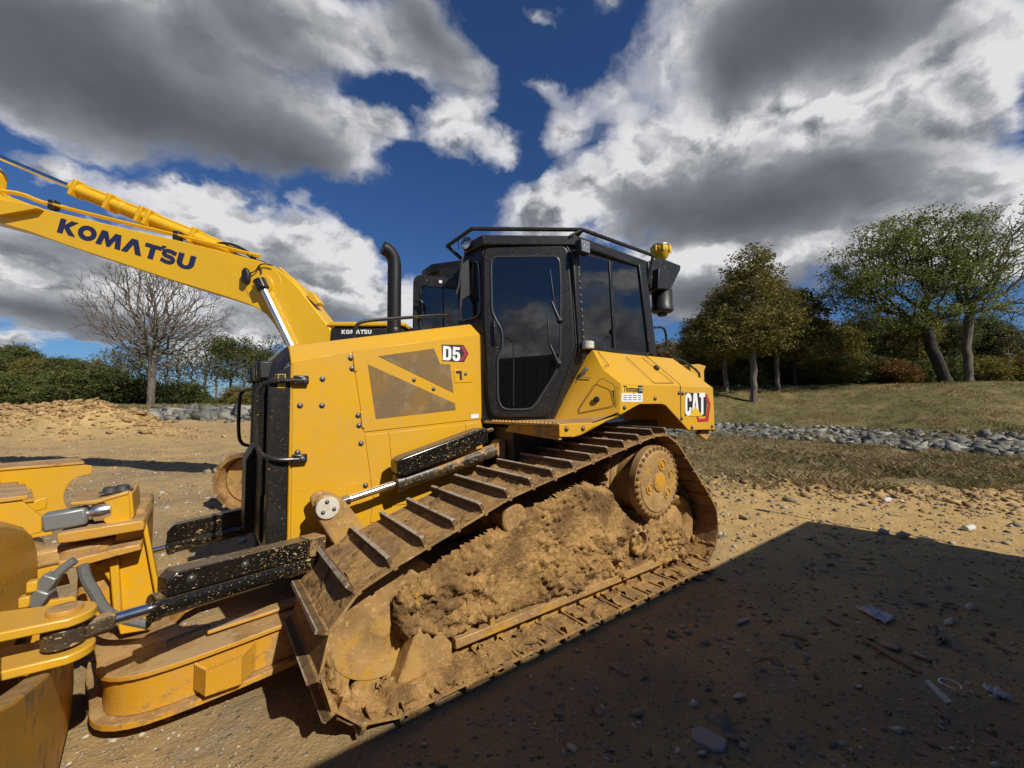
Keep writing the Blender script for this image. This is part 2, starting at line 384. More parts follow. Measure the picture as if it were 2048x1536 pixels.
def mk_shoe():
    m, t = material('rusty_track_steel')
    oi = t.new('ShaderNodeObjectInfo').outputs['Random']
    vec = t.v('ADD', t.co, t.v('SCALE', (17.0, 9.0, 5.0), sc=oi))
    a = t.noise(vec, 7.0, 7.0, 0.68); b = t.noise(vec, 40.0, 5.0, 0.65)
    rust = t.mix(t.ss(b, 0.35, 0.65), (0.185, 0.105, 0.052), (0.30, 0.190, 0.098))
    k = t.ss(a, 0.41, 0.53)
    c = t.mix(k, rust, mudcol(t, vec))
    sx = t.new('ShaderNodeSeparateXYZ'); t.put(sx.inputs[0], t.co)
    tip = t.ss(sx.outputs[2], 0.044, 0.053)              # polished grouser tips
    worn = t.m('MULTIPLY', tip, t.ss(t.noise(vec, 22.0, 3.0), 0.35, 0.5))
    c = t.mix(worn, c, (0.42, 0.36, 0.28))
    face = t.m('MULTIPLY', t.ss(sx.outputs[2], 0.012, 0.02), t.m('SUBTRACT', 1.0, tip))
    c = t.mix(t.m('MULTIPLY', face, 0.75), c, (0.065, 0.044, 0.024))  # grouser faces darkened in the colour to the tone of their shaded side
    t.put(t.p.inputs['Base Color'], c); t.put(t.p.inputs['Roughness'], t.lin(k, 0, 1, 0.72, 0.95))
    t.put(t.p.inputs['Metallic'], t.m('MULTIPLY', worn, 0.2)); t.p.inputs['Specular IOR Level'].default_value = 0.25
    bump(t, t.m('ADD', t.m('MULTIPLY', k, 0.6), t.m('MULTIPLY', b, 0.7)), 0.7, 0.008); return m
M['shoe'] = mk_shoe()


def mk_mud():
    m, t = material('dried_mud')
    c = mudcol(t, t.co); a = t.noise(t.co, 90.0, 5.0, 0.7); pnt = t.noise(t.co, 6.5, 6.0, 0.65)
    c = t.mix(t.m('MULTIPLY', t.ss(pnt, 0.66, 0.70), 0.9), c, (0.55, 0.30, 0.03))
    wet = t.ss(t.noise(t.co, 2.9, 5.0, 0.62), 0.47, 0.60)
    c = t.mix(t.m('MULTIPLY', wet, 0.75), c, (0.135, 0.075, 0.034))
    t.put(t.p.inputs['Base Color'], c); t.p.inputs['Roughness'].default_value = 0.95
    t.p.inputs['Specular IOR Level'].default_value = 0.2
    bump(t, t.m('ADD', a, t.m('MULTIPLY', t.voro(t.co, 55.0), 0.8)), 0.8, 0.010); return m
M['mud'] = mk_mud()


def mk_screen():
    m, t = material('perforated_screen')
    s = t.new('ShaderNodeSeparateXYZ'); t.put(s.inputs[0], t.co)
    k = 2 * math.pi / 0.018
    h = t.m('MULTIPLY', t.m('SINE', t.m('MULTIPLY', s.outputs[0], k)), t.m('SINE', t.m('MULTIPLY', s.outputs[2], k)))
    hole = t.ss(h, -0.10, 0.20)
    n = t.noise(t.co, 5.0, 5.0, 0.6); c = t.mix(t.ss(n, 0.40, 0.62), (0.34, 0.185, 0.04), (0.25, 0.165, 0.075))
    inner = t.mix(t.ss(t.noise(t.co, 7.0, 3.0), 0.5, 0.62), (0.055, 0.035, 0.012), (0.15, 0.11, 0.07))
    t.put(t.p.inputs['Base Color'], t.mix(hole, c, inner)); t.p.inputs['Roughness'].default_value = 0.7; return m
M['screen'] = mk_screen()


def mk_bark(name, a, b):
    m, t = material(name)
    mp = t.new('ShaderNodeMapping'); mp.inputs['Scale'].default_value = (1, 1, 0.25); t.put(mp.inputs[0], t.co)
    n = t.noise(mp.outputs[0], 6.0, 6.0, 0.65)
    t.put(t.p.inputs['Base Color'], t.mix(t.ss(n, 0.35, 0.65), a, b)); t.p.inputs['Roughness'].default_value = 0.95
    bump(t, n, 0.8, 0.05); return m
M['bark'] = mk_bark('grey_bark', (0.17, 0.14, 0.105), (0.075, 0.06, 0.047))
M['darkbark'] = mk_bark('dark_bark', (0.042, 0.033, 0.026), (0.018, 0.015, 0.012))


def mk_leaf(name, a, b, c, sc=0.55):
    m, t = material(name)
    n = t.noise(t.co, sc, 4.0, 0.65)
    cc = t.mix(t.ss(n, 0.38, 0.62), a, b); cc = t.mix(t.m('MULTIPLY', t.ss(t.isl, 0.45, 1.0), 0.8), cc, c)
    t.put(t.p.inputs['Base Color'], cc); t.p.inputs['Roughness'].default_value = 0.75
    t.p.inputs['Specular IOR Level'].default_value = 0.25
    tr = t.new('ShaderNodeBsdfTranslucent'); t.put(tr.inputs[0], cc)
    mx = t.new('ShaderNodeMixShader'); mx.inputs[0].default_value = 0.25
    t.l.new(t.p.outputs[0], mx.inputs[1]); t.l.new(tr.outputs[0], mx.inputs[2])
    t.l.new(mx.outputs[0], t.n['Material Output'].inputs[0]); return m
M['leaf_green'] = mk_leaf('willow_leaves', (0.175, 0.205, 0.045), (0.11, 0.145, 0.033), (0.25, 0.26, 0.07))
M['leaf_autumn'] = mk_leaf('autumn_leaves', (0.185, 0.150, 0.036), (0.125, 0.135, 0.030), (0.26, 0.165, 0.04))
M['leaf_dark'] = mk_leaf('dark_leaves', (0.095, 0.110, 0.028), (0.060, 0.078, 0.020), (0.155, 0.140, 0.036))
M['leaf_gold'] = mk_leaf('yellowing_leaves', (0.20, 0.17, 0.03), (0.12, 0.12, 0.025), (0.28, 0.19, 0.035))
M['leaf_rust'] = mk_leaf('rust_leaves', (0.18, 0.095, 0.03), (0.11, 0.085, 0.025), (0.25, 0.11, 0.035))
M['grass'] = mk_leaf('dry_grass', (0.27, 0.205, 0.085), (0.155, 0.145, 0.048), (0.36, 0.265, 0.13), 0.30)
M['weed'] = mk_leaf('dead_weeds', (0.30, 0.215, 0.105), (0.16, 0.14, 0.055), (0.40, 0.31, 0.17), 0.45)


def mk_rock(name, a, b, c):
    m, t = material(name)
    n = t.noise(t.pos, 9.0, 5.0, 0.6)
    cc = t.mix(t.ss(n, 0.35, 0.65), a, b); cc = t.mix(t.ss(t.isl, 0.55, 1.0), cc, c)
    t.put(t.p.inputs['Base Color'], cc); t.p.inputs['Roughness'].default_value = 0.9; bump(t, n, 0.5, 0.03); return m
M['riprap'] = mk_rock('limestone_rubble', (0.175, 0.165, 0.14), (0.085, 0.08, 0.07), (0.31, 0.285, 0.23))
M['stone'] = mk_rock('mixed_gravel', (0.30, 0.225, 0.135), (0.19, 0.155, 0.11), (0.48, 0.42, 0.33))
M['clod'] = mk_rock('earth_clods', (0.34, 0.215, 0.095), (0.25, 0.15, 0.06), (0.42, 0.28, 0.13))


def mk_ground():
    m, t = material('dirt_ground')
    at_ = lambda n: (lambda a: (setattr(a, 'attribute_name', n), a.outputs['Fac'])[1])(t.new('ShaderNodeAttribute'))
    grass, rock, sand = at_('grass'), at_('rock'), at_('sand')
    p = t.pos
    a = t.noise(p, 0.55, 6.0, 0.62); b = t.noise(p, 3.2, 6.0, 0.65); f = t.noise(p, 28.0, 5.0, 0.7); g = t.noise(p, 110.0, 3.0, 0.6)
    dirt = t.mix(t.ss(a, 0.36, 0.64), (0.44, 0.295, 0.130), (0.285, 0.20, 0.105))
    dirt = t.mix(t.m('MULTIPLY', t.ss(b, 0.50, 0.66), 0.7), dirt, (0.25, 0.205, 0.145))
    dirt = t.mix(t.m('MULTIPLY', t.ss(f, 0.56, 0.68), 0.55), dirt, (0.48, 0.36, 0.20))
    sn = t.mix(t.ss(b, 0.36, 0.68), (0.56, 0.37, 0.145), (0.42, 0.27, 0.11))
    sn = t.mix(t.m('MULTIPLY', t.ss(f, 0.55, 0.68), 0.5), sn, (0.54, 0.38, 0.17))
    c = t.mix(sand, dirt, sn)
    # small stones pressed into the soil
    vd = t.voro(p, 26.0); vc = t.voro(p, 26.0, out=1)
    sv = t.new('ShaderNodeSeparateColor'); t.put(sv.inputs[0], vc)
    st = t.m('MULTIPLY', t.m('SUBTRACT', 1.0, t.ss(vd, 0.20, 0.30)), t.ss(sv.outputs[0], 0.58, 0.62))
    stc = t.mix(sv.outputs[1], (0.14, 0.13, 0.115), (0.42, 0.36, 0.27))
    c = t.mix(t.m('MULTIPLY', st, t.m('SUBTRACT', 0.85, t.m('MULTIPLY', sand, 0.5))), c, stc)
    c = t.mix(rock, c, t.mix(t.ss(b, 0.4, 0.6), (0.17, 0.16, 0.14), (0.30, 0.27, 0.21)))
    gr = t.mix(t.ss(b, 0.40, 0.62), (0.18, 0.140, 0.060), (0.105, 0.100, 0.034))
    big = t.noise(p, 0.16, 5.0, 0.65); gr = t.mix(t.ss(a, 0.50, 0.66), gr, (0.25, 0.175, 0.080)); gr = t.mix(t.m('MULTIPLY', t.ss(big, 0.48, 0.60), 0.7), gr, (0.085, 0.095, 0.030))
    c = t.mix(grass, c, gr)
    t.put(t.p.inputs['Base Color'], c); t.p.inputs['Roughness'].default_value = 0.95; t.p.inputs['Specular IOR Level'].default_value = 0.2
    bump(t, t.m('ADD', t.m('ADD', t.m('MULTIPLY', f, 0.9), t.m('MULTIPLY', g, 0.35)), t.m('MULTIPLY', st, 0.5)), 0.9, 0.022); return m
M['ground'] = mk_ground()

# ------------------------------------------------------------------ terrain
FX, FY_ = math.sin(YAW), math.cos(YAW)
def sstep(x, a, b): x = np.clip((x - a) / (b - a), 0, 1); return x * x * (3 - 2 * x)
def fbm2(x, y, s, seed=0, oct=4):
    """value noise on arrays"""
    x = np.asarray(x, float) * s + seed * 17.3; y = np.asarray(y, float) * s + seed * 9.1; out = 0; amp = 1; tot = 0
    for _ in range(oct):
        xi = np.floor(x).astype(np.int64); yi = np.floor(y).astype(np.int64); fx = x - xi; fy = y - yi
        fx = fx * fx * (3 - 2 * fx); fy = fy * fy * (3 - 2 * fy)
        def h(i, j):
            n = (i * 374761393 + j * 668265263) & 0xffffffff; n = ((n ^ (n >> 13)) * 1274126177) & 0xffffffff
            return ((n ^ (n >> 16)) & 0xffff) / 65535.0
        v = (h(xi, yi) * (1 - fx) + h(xi + 1, yi) * fx) * (1 - fy) + (h(xi, yi + 1) * (1 - fx) + h(xi + 1, yi + 1) * fx) * fy
        out = out + amp * v; tot += amp; amp *= 0.5; x = x * 2.03 + 5.1; y = y * 2.03 + 1.7
    return out / tot


def terrain(x, y):
    """height and zone weights (grass, rock, sand) for arrays of world x, y"""
    x = np.asarray(x, float); y = np.asarray(y, float)
    d = x * FX + y * FY_; u = x * FY_ - y * FX          # metres ahead of / to the right of the standpoint
    dd = np.maximum(d, 0.5); q = u / dd
    right = sstep(q, 0.30, 0.50) * (d > 0); left = 1 - sstep(q, -0.35, 0.10)
    ditch = 21.5 - 7.6 * sstep(q, 0.50, 1.26)           # the ditch runs nearer on the right
    rel = d - ditch
    hill = 2.85 * sstep(rel, 1.5, 13.0) * right + 0.35 * sstep(rel, 11, 30) * right
    z = hill + 0.85 * sstep(d, 17, 36) * left * (d > 0) + 1.4 * sstep(d, 30, 60) * (1 - left) * (1 - right)
    n = fbm2(x, y, 0.7, 1); n2 = fbm2(x, y, 3.5, 2); n3 = fbm2(x, y, 14.0, 3, 3)
    near = np.exp(-((x - 2.1) ** 2 / 9 + (y - 3.4) ** 2 / 6))
    rough = 0.02 + 0.10 * sstep(d, 6, 12)
    z = z + (n - 0.5) * rough * 2.2 * (1 - 0.8 * near) + (n2 - 0.5) * (0.028 + 0.03 * sstep(d, 7, 12)) * (1 - .5 * near) + (n3 - 0.5) * 0.016 * (1 - .9 * sstep(d, 3, 7))
    # churned ruts at the edge of the weeds
    rut = np.exp(-((d - (8.3 - 1.3 * sstep(q, .5, 1.2))) / 0.55) ** 2) * right
    z = z + rut * ((fbm2(x, y, 5.0, 5) - 0.45) * 0.30 + 0.03)
    z = z + 0.10 * np.exp(-(rel / 1.8) ** 2) * right * (fbm2(x, y, 1.6, 8) - .2)
    # heap of spoil on the left
    hx, hy = 15.5 * FX - 13.4 * FY_, 15.5 * FY_ + 13.4 * FX
    px_ = u + 19.0; py_ = d - 18.0
    hp = np.exp(-((px_ / 3.6) ** 2) ** 1.3 - ((py_ / 1.9) ** 2))
    hp2 = np.exp(-(((u + 23.5) / 4.2) ** 2) ** 1.3 - (((d - 18.6) / 2.2) ** 2)) * 0.85
    hh = np.maximum(hp, hp2); z = z + hh * (1.45 + (fbm2(x, y, 1.3, 6) - .5) * .8 + (fbm2(x, y, 5, 7) - .5) * .35)
    weeds = sstep(d, 8.6 - 1.6, 10.0 - 1.6) * right * (fbm2(x, y, 1.1, 9) > 0.30)
    rockz = np.exp(-(rel / 1.9) ** 4) * right
    lrock = np.exp(-((d - 31) / 3.5) ** 4) * left * sstep(q, -.93, -.80)
    grass = np.clip(np.maximum(weeds * .75, sstep(rel, 1.2, 3.0) * right) + sstep(d, 33, 37) * left + sstep(d, 28, 40) * (1 - left) * (d > 0), 0, 1) * (1 - .9 * rockz)
    sand = sstep(d, 3.2, 5.2) * (1 - sstep(d, 7.2, 8.4)) * right * .95 + hh * .7 + 0.35 * left * sstep(d, 8, 14)
    return z, np.clip(grass, 0, 1), np.clip(rockz * .8 + lrock * .8, 0, 1), np.clip(sand, 0, 1)


def tz(x, y): return float(terrain(np.array([x]), np.array([y]))[0][0])


def build_ground():
    ang = np.concatenate([np.linspace(-62, 62, 620), np.linspace(66, 294, 58)]); ang = np.radians(ang) + 0
    rad = 0.35 * np.exp(np.arange(0, 640) * 0.0121)      # ends past 800 m
    A, R = np.meshgrid(ang, rad); th = YAW + A
    X = R * np.sin(th); Y = R * np.cos(th)
    z, g, r, s = terrain(X.ravel(), Y.ravel())
    nr, na = X.shape
    vs = np.stack([X.ravel(), Y.ravel(), z], 1); vs = np.vstack([vs, [[0, 0, 0]]])
    i = np.arange(nr - 1)[:, None] * na; j = np.arange(na)[None, :]; j2 = (j + 1) % na
    fs = np.stack([i + j, i + na + j, i + na + j2, i + j2], -1).reshape(-1, 4)
    fs = fs[:, ::-1]
    o = np_mesh('ground', vs, fs, M['ground'], smooth=True)
    cap = np.stack([np.full(na, len(vs) - 1), np.arange(na), (np.arange(na) + 1) % na], 1)
    for nm, a in (('grass', g), ('rock', r), ('sand', s)):
        at_ = o.data.attributes.new(nm, 'FLOAT', 'POINT'); at_.data.foreach_set('value', np.append(a, 0.0).astype(np.float32))
    bm = bmesh.new(); bm.from_mesh(o.data); bm.verts.ensure_lookup_table()
    for a, b, c in cap: bm.faces.new((bm.verts[a], bm.verts[c], bm.verts[b]))
    bmesh.ops.recalc_face_normals(bm, faces=bm.faces)
    if sum(f.normal.z for f in list(bm.faces)[:200]) < 0: bmesh.ops.reverse_faces(bm, faces=bm.faces)
    bm.to_mesh(o.data); bm.free()
    o['kind'] = 'structure'
build_ground()

# ------------------------------------------------------------------ bulldozer
TO, TI = 1.97, 2.62         # near track, outer and inner edge
HS, FYD, CY = 2.86, 2.08, 2.36  # hood side, fender side, cab side
dz = thing('bulldozer', 'muddy yellow crawler bulldozer with black cab standing closest to the viewer', 'bulldozer', (2.2, YC, 0))


def text_loops(ch):
    def arc(cx, cy, rx, ry, a0, a1, n=14): return [(cx + rx * math.cos(math.radians(a0 + (a1 - a0) * i / n)), cy + ry * math.sin(math.radians(a0 + (a1 - a0) * i / n))) for i in range(n + 1)]
    def stroke(pts, w):
        L, R = [], []
        for i, p in enumerate(pts):
            a = Vector(pts[max(i - 1, 0)]); b = Vector(pts[min(i + 1, len(pts) - 1)]); d = (b - a).normalized(); nn = Vector((-d.y, d.x)) * w / 2
            L.append((p[0] + nn.x, p[1] + nn.y)); R.append((p[0] - nn.x, p[1] - nn.y))
        return L + R[::-1]
    if ch == 'K': return 1.12, [[(0, 0), (0, 1), (.34, 1), (.34, .62), (.66, 1), (1.08, 1), (.62, .53), (1.12, 0), (.70, 0), (.34, .42), (.34, 0)]]
    if ch == 'O': return 1.12, [arc(.56, .5, .56, .51, 0, 360, 32)[:-1], arc(.56, .5, .24, .22, 360, 0, 24)[:-1]]
    if ch == 'M': return 1.5, [[(0, 0), (.16, 1), (.52, 1), (.75, .48), (.98, 1), (1.34, 1), (1.5, 0), (1.16, 0), (1.08, .55), (.84, 0), (.66, 0), (.42, .55), (.34, 0)]]
    if ch == 'A': return 1.22, [[(0, 0), (.42, 1), (.80, 1), (1.22, 0), (.86, 0), (.61, .62), (.36, 0)]]
    if ch == 'T': return .98, [[(.33, 0), (.33, .74), (0, .74), (0, 1), (1.0, 1), (1.0, .74), (.66, .74), (.66, 0)]]
    if ch == "'": return .16, [[(-.02, .80), (-.02, 1.12), (.26, 1.12), (.06, .80)]]
    if ch == 'S': return .92, [stroke([(.86, .80)] + arc(.46, .70, .32, .17, 40, 90, 5) + arc(.34, .69, .20, .18, 90, 270, 10) + arc(.56, .30, .20, .18, 90, -90, 10) + arc(.42, .29, .32, .17, -90, -140, 5) + [(.04, .20)], .26)]
    if ch == 'U': return 1.05, [[(0, 1), (0, .40)] + arc(.525, .42, .525, .43, 180, 360, 18) + [(1.05, 1), (.71, 1)] + arc(.525, .42, .19, .18, 360, 180, 12) + [(.34, 1)]]
    if ch == 'C': return .62, [stroke([(.51, .64), (.51, .80)] + arc(.31, .78, .20, .12, 0, 180, 8) + [(.11, .25)] + arc(.31, .22, .20, .12, 180, 360, 8) + [(.51, .36)], .21)]
    if ch == 'a': return .74, [[(0, 0), (.20, 1), (.52, 1), (.74, 0), (.52, 0), (.36, .70), (.22, 0)]]
    if ch == 't': return .60, [[(.18, 0), (.18, .80), (0, .80), (0, 1), (.60, 1), (.60, .80), (.42, .80), (.42, 0)]]
    if ch == 'D': return .70, [[(0, 0), (0, 1), (.40, 1)] + arc(.42, .74, .26, .26, 90, 0, 6) + arc(.42, .26, .26, .26, 0, -90, 6) + [(.40, 0)],
                              [(.24, .2), (.38, .2)] + arc(.38, .28, .06, .08, -90, 0, 4) + arc(.38, .72, .06, .08, 0, 90, 4) + [(.24, .8)]]
    if ch == '5': return .66, [[(.62, 1), (.62, .80), (.26, .80), (.25, .64), (.40, .66)] + arc(.40, .40, .26, .26, 90, 0, 6) + arc(.40, .26, .26, .26, 0, -90, 6) + arc(.28, .26, .26, .26, -90, -180, 6) + [(.02, .34), (.24, .34), (.25, .20), (.40, .19), (.42, .25), (.42, .44), (.38, .48), (.26, .46), (.22, .40), (.03, .42), (.06, 1)]]
    return .5, []


def flat2d(name, loops, origin, ex, ey, mt, parent, thick=0.0015):
    """flat shape from closed 2D loops, laid on the plane through origin spanned by ex, ey"""
    cu = bpy.data.curves.new(name, 'CURVE'); cu.dimensions = '2D'; cu.fill_mode = 'BOTH'; cu.extrude = thick
    for lp in loops:
        sp = cu.splines.new('POLY'); sp.points.add(len(lp) - 1); sp.use_cyclic_u = True
        for p, q in zip(sp.points, lp): p.co = (q[0], q[1], 0, 1)
    ex = Vector(ex); ey = Vector(ey); n = ex.cross(ey).normalized(); s = ex.length
    mx = Matrix((ex, ey, n)).transposed().to_4x4(); mx.translation = Vector(origin)
    dg_o = bpy.data.objects.new('tmp', cu); col.objects.link(dg_o)
    me = bpy.data.meshes.new_from_object(dg_o.evaluated_get(bpy.context.evaluated_depsgraph_get()))
    bpy.data.objects.remove(dg_o); bpy.data.curves.remove(cu)
    me.transform(Matrix(((ex.x, ey.x, n.x, origin[0]), (ex.y, ey.y, n.y, origin[1]), (ex.z, ey.z, n.z, origin[2]), (0, 0, 0, 1))))
    me.name = name; me.materials.clear(); me.materials.append(mt)
    o = bpy.data.objects.new(name, me); col.objects.link(o); put(o, parent); return o


def word(txt, origin, ex, ey, mt, parent, gap=.10, name='lettering', thick=0.0015):
    loops = []; x = 0
    for ch in txt:
        w, L = text_loops(ch)
        loops += [[(p[0] + x, p[1]) for p in l] for l in L]; x += w + (gap if ch != "'" else -.10)
        if ch == 'T' and "'" in txt: x -= gap
    W = x - gap
    return flat2d(name, [[(p[0] / W, p[1]) for p in l] for l in loops], origin, ex, ey, mt, parent, thick)


BOLT_ME = None
def bolt(p, nrm, parent, r=0.011, name='bolt'):
    global BOLT_ME
    if BOLT_ME is None:
        b = MB(); b.lathe((0, 0, 0), (0, 0, 1), [(1.5, 0), (1.5, .16), (1.05, .2), (1.0, .75), (.75, .95), (.3, 1.0)], 12)
        o = b.build('bolt', M['steel'], None); BOLT_ME = o.data; bpy.data.objects.remove(o)
    o = bpy.data.objects.new(name, BOLT_ME); col.objects.link(o)
    q = Vector(nrm).to_track_quat('Z', 'Y').to_matrix().to_4x4()
    put(o, parent); o.matrix_basis = Matrix.Translation(Vector(p)) @ q @ Matrix.Scale(r, 4); return o


def panel(pts, thick, nrm):
    """flat panel whose outer face is pts, thickness going against nrm"""
    return MB().prism(pts, -Vector(nrm) * thick)


# ---- track path: taut loop round front idler, sprocket and rear idler
def track_path(x_off=0.0):
    C = [(0.80, 0.42, 0.365), (1.62, 0.655, 0.40), (3.05, 0.93, 0.405), (3.63, 0.42, 0.365)]
    pts = []
    def tang(c0, c1):
        # outer tangent on the left side when travelling c0->c1 with wheels on the right
        dx, dz_ = c1[0] - c0[0], c1[1] - c0[1]; L = math.hypot(dx, dz_); a = math.atan2(dz_, dx); b = math.asin((c0[2] - c1[2]) / L)
        th = a + math.pi / 2 - b
        return th
    n = len(C); th = [tang(C[i], C[(i + 1) % n]) for i in range(n)]
    for i in range(n):
        t_in, t_out = th[i - 1], th[i]
        while t_out > t_in: t_out -= 2 * math.pi
        k = max(2, int(abs(t_in - t_out) / 0.06))
        for j in range(k + 1):
            t = t_in + (t_out - t_in) * j / k; pts.append((C[i][0] + C[i][2] * math.cos(t) + x_off, C[i][1] + C[i][2] * math.sin(t)))
    P = np.array(pts + pts[:1]); seg = np.hypot(*np.diff(P, axis=0).T); cum = np.concatenate([[0], np.cumsum(seg)])
    return P, cum


def make_shoe_mesh():
    """one grouser shoe, local: x along travel, y across, z outward; plate between z=-0.012 and 0"""
    b = MB(); hw = (TI - TO) / 2; L = 0.186
    b.box(-L / 2, L / 2 + 0.012, -hw, hw, -0.014, 0.0)
    g0 = -L / 2 + 0.006
    prof = [(-hw, 0.0005), (-hw, 0.018), (-hw + 0.018, 0.055), (hw - 0.018, 0.055), (hw, 0.018), (hw, 0.0005)]
    b.prism([(g0, y, z) for y, z in prof], (0.020, 0, 0))
    b.box(L / 2 - .006, L / 2 + .013, -hw + .003, hw - .003, -0.026, -0.0145)
    o = b.build('track_shoe', M['shoe'], None, smooth=30)
    me = o.data; bpy.data.objects.remove(o); return me
SHOE = make_shoe_mesh()


def mud_shoe_mesh(seed):
    """caked mud lying on a shoe plate between two grousers"""
    r = np.random.default_rng(seed); hw = (TI - TO) / 2 - .004; nx, ny = 12, 44
    xs = np.linspace(-0.066, 0.098, nx); ys = np.linspace(-hw, hw, ny); X, Y = np.meshgrid(xs, ys, indexing='ij')
    z = fbm2(X, Y, 9, seed) * .06 + fbm2(X, Y, 34, seed + 3) * .028 - 0.052 + .035 * np.exp(-((X + .066) / .02) ** 2) * fbm2(X, Y, 12, seed + 9)
    if seed % 3 == 0: z -= .008
    vs = np.stack([X.ravel(), Y.ravel(), np.clip(z, -0.012, .03).ravel()], 1)
    i = np.arange(nx - 1)[:, None] * ny + np.arange(ny - 1)[None, :]
    fs = np.stack([i, i + ny, i + ny + 1, i + 1], -1).reshape(-1, 4)
    o = np_mesh('caked_mud', vs, fs, M['mud'], smooth=True); me = o.data; bpy.data.objects.remove(o); return me
MUDS = [mud_shoe_mesh(s) for s in range(3, 9)]


def wheel(name, c, y0, y1, prof, mt, parent, n=40):
    return MB().lathe((c[0], y0, c[1]), (0, 1 if y1 > y0 else -1, 0), prof, n).build(name, mt, parent, 0.004)


def build_track(near, x_off):
    fy = (lambda y: y) if near else (lambda y: 2 * YC - y)
    sg = 1 if near else -1
    P, cum = track_path(x_off); n = int(round(cum[-1] / 0.188)); pitch = cum[-1] / n
    # chain: two rows of links, mesh of its own
    ch = MB()
    def at_s(s):
        s = s % cum[-1]; k = min(np.searchsorted(cum, s, side='right') - 1, len(P) - 2); f = (s - cum[k]) / max(cum[k + 1] - cum[k], 1e-9)
        return P[k] * (1 - f) + P[k + 1] * f
    for i in range(n):
        a = at_s(i * pitch); b = at_s((i + 1.08) * pitch); d = b - a; d = d / np.hypot(*d); nn = np.array([d[1], -d[0]])
        for yy in (2.20, 2.36):
            q = [a + nn * .018, b + nn * .018, b + nn * .085, a + d * .02 + nn * .10, a + nn * .085]
            ch.prism([(p[0], fy(yy), p[1]) for p in q], (0, .045 * sg, 0))
        m_ = a + nn * .055; ch.cyl((m_[0], fy(2.17), m_[1]), (m_[0], fy(2.43), m_[1]), 0.026, n=10)
    chain = ch.build('track_chain', M['yellow_mud'], dz)
    yc = fy((TO + TI) / 2)
    for i in range(n):
        a = at_s(i * pitch); b = at_s((i + 1) * pitch); d = (b - a) / np.hypot(*(b - a)); c = (a + b) / 2
        # frame: x along travel reversed so that the grouser leads, z outward
        ex = Vector((-d[0], 0, -d[1])); ez = Vector((-d[1], 0, d[0])); ey = ez.cross(ex)
        mx = Matrix((ex, ey, ez)).transposed().to_4x4(); mx.translation = Vector((c[0], yc, c[1]))
        o = bpy.data.objects.new('track_shoe', SHOE); col.objects.link(o); put(o, chain); o.matrix_basis = mx
        if near or i % 2:
            k = bpy.data.objects.new('caked_mud', MUDS[(i * 7) % len(MUDS)]); col.objects.link(k); put(k, chain); k.matrix_basis = mx
        if near and ez.z < -.3:         # mud squeezed onto the inner face of the lower shoes
            k = bpy.data.objects.new('caked_mud', MUDS[(i * 5 + 2) % len(MUDS)]); col.objects.link(k); put(k, chain)
            k.matrix_basis = mx @ Matrix.Translation((.0, 0, -.012)) @ Matrix.Diagonal((1.12, 1.0, -2.4, 1))
    # wheels
    xo = x_off
    idl = wheel('front_idler', (.80 + xo, .42), fy(2.19), fy(2.42), [(.06, 0), (.07, .0), (.09, .012), (.20, .018), (.265, .004), (.285, .006), (.285, .07), (.262, .075), (.262, .16), (.285, .165), (.285, .225), (.08, .23)], M['yellow_mud'], dz, 56)
    wheel('rear_idler', (3.60 + xo, .42), fy(2.17), fy(2.42), [(.05, 0.03), (.06, .03), (.08, .045), (.19, .065), (.225, .02), (.275, .0), (.292, .006), (.292, .08), (.265, .085), (.265, .16), (.285, .165), (.285, .235), (.08, .24)], M['yellow_mud'], dz, 48)
    # sprocket ring with teeth
    sp = MB(); R = []; nt = 26
    for i in range(nt * 4):
        t = 2 * math.pi * i / (nt * 4); r = (.315, .345, .345, .315)[i % 4]; R.append((3.05 + xo + r * math.cos(t), fy(2.27), .93 + r * math.sin(t)))
    sp.prism(R, (0, .07 * sg, 0))
    spk = sp.build('sprocket', M['yellow_mud'], dz, 0.003)
    fd = MB().lathe((3.05 + xo, fy(2.40), .93), (0, -1 * sg, 0), [(.30, 0), (.30, .14), (.268, .17), (.262, .30), (.300, .32), (.300, .385), (.285, .398), (.255, .398), (.245, .409), (.10, .413), (.085, .405), (.082, .417), (.02, .418)], 56)
    fdo = fd.build('final_drive', M['yellow_mud'], spk, 0.004)
    if near:
        y0 = 2.40 - .395
        for i in range(32):
            t = 2 * math.pi * i / 32; p = V(3.05 + .280 * math.cos(t), y0, .93 + .280 * math.sin(t))
            b = bolt(p, (0, -1, 0), fdo, .0115); b.data = MUDBOLT
        for a in (75, 195, 315, 20):
            r = .145 if a != 20 else .165; w = .048 if a != 20 else .034
            c = (3.05 + r * math.cos(math.radians(a)), y0 - .014, .93 + r * math.sin(math.radians(a)))
            MB().lathe(c, (0, -1, 0), [(w, -.006), (w, .009), (w * .78, .010), (w * .70, .000), (w * .42, .001), (w * .40, .012), (w * .15, .012)], 20).build('hub_plug', M['yellow_low'], fdo)
        MB().lathe((3.05, y0 - .015, .93), (0, -1, 0), [(.076, -.004), (.076, .008), (.066, .010), (.02, .011)], 24).build('hub_cover', M['yellow_low'], fdo)
    # roller frame
    fr = MB()
    fr.box(1.02 + xo, 3.35 + xo, *sorted((fy(2.16), fy(2.46))), .30, .52)
    fr.prism([(1.15 + xo, fy(2.14), .245), (3.38 + xo, fy(2.14), .245), (3.38 + xo, fy(2.14), .285), (1.15 + xo, fy(2.14), .285)], (0, .34 * sg, 0))
    fr.prism([(1.3 + xo, fy(2.20), .52), (3.3 + xo, fy(2.20), .52), (2.9 + xo, fy(2.20), .70), (1.75 + xo, fy(2.20), .66)], (0, .22 * sg, 0))
    frame = fr.build('roller_frame', M['yellow_mud'], dz, 0.008)
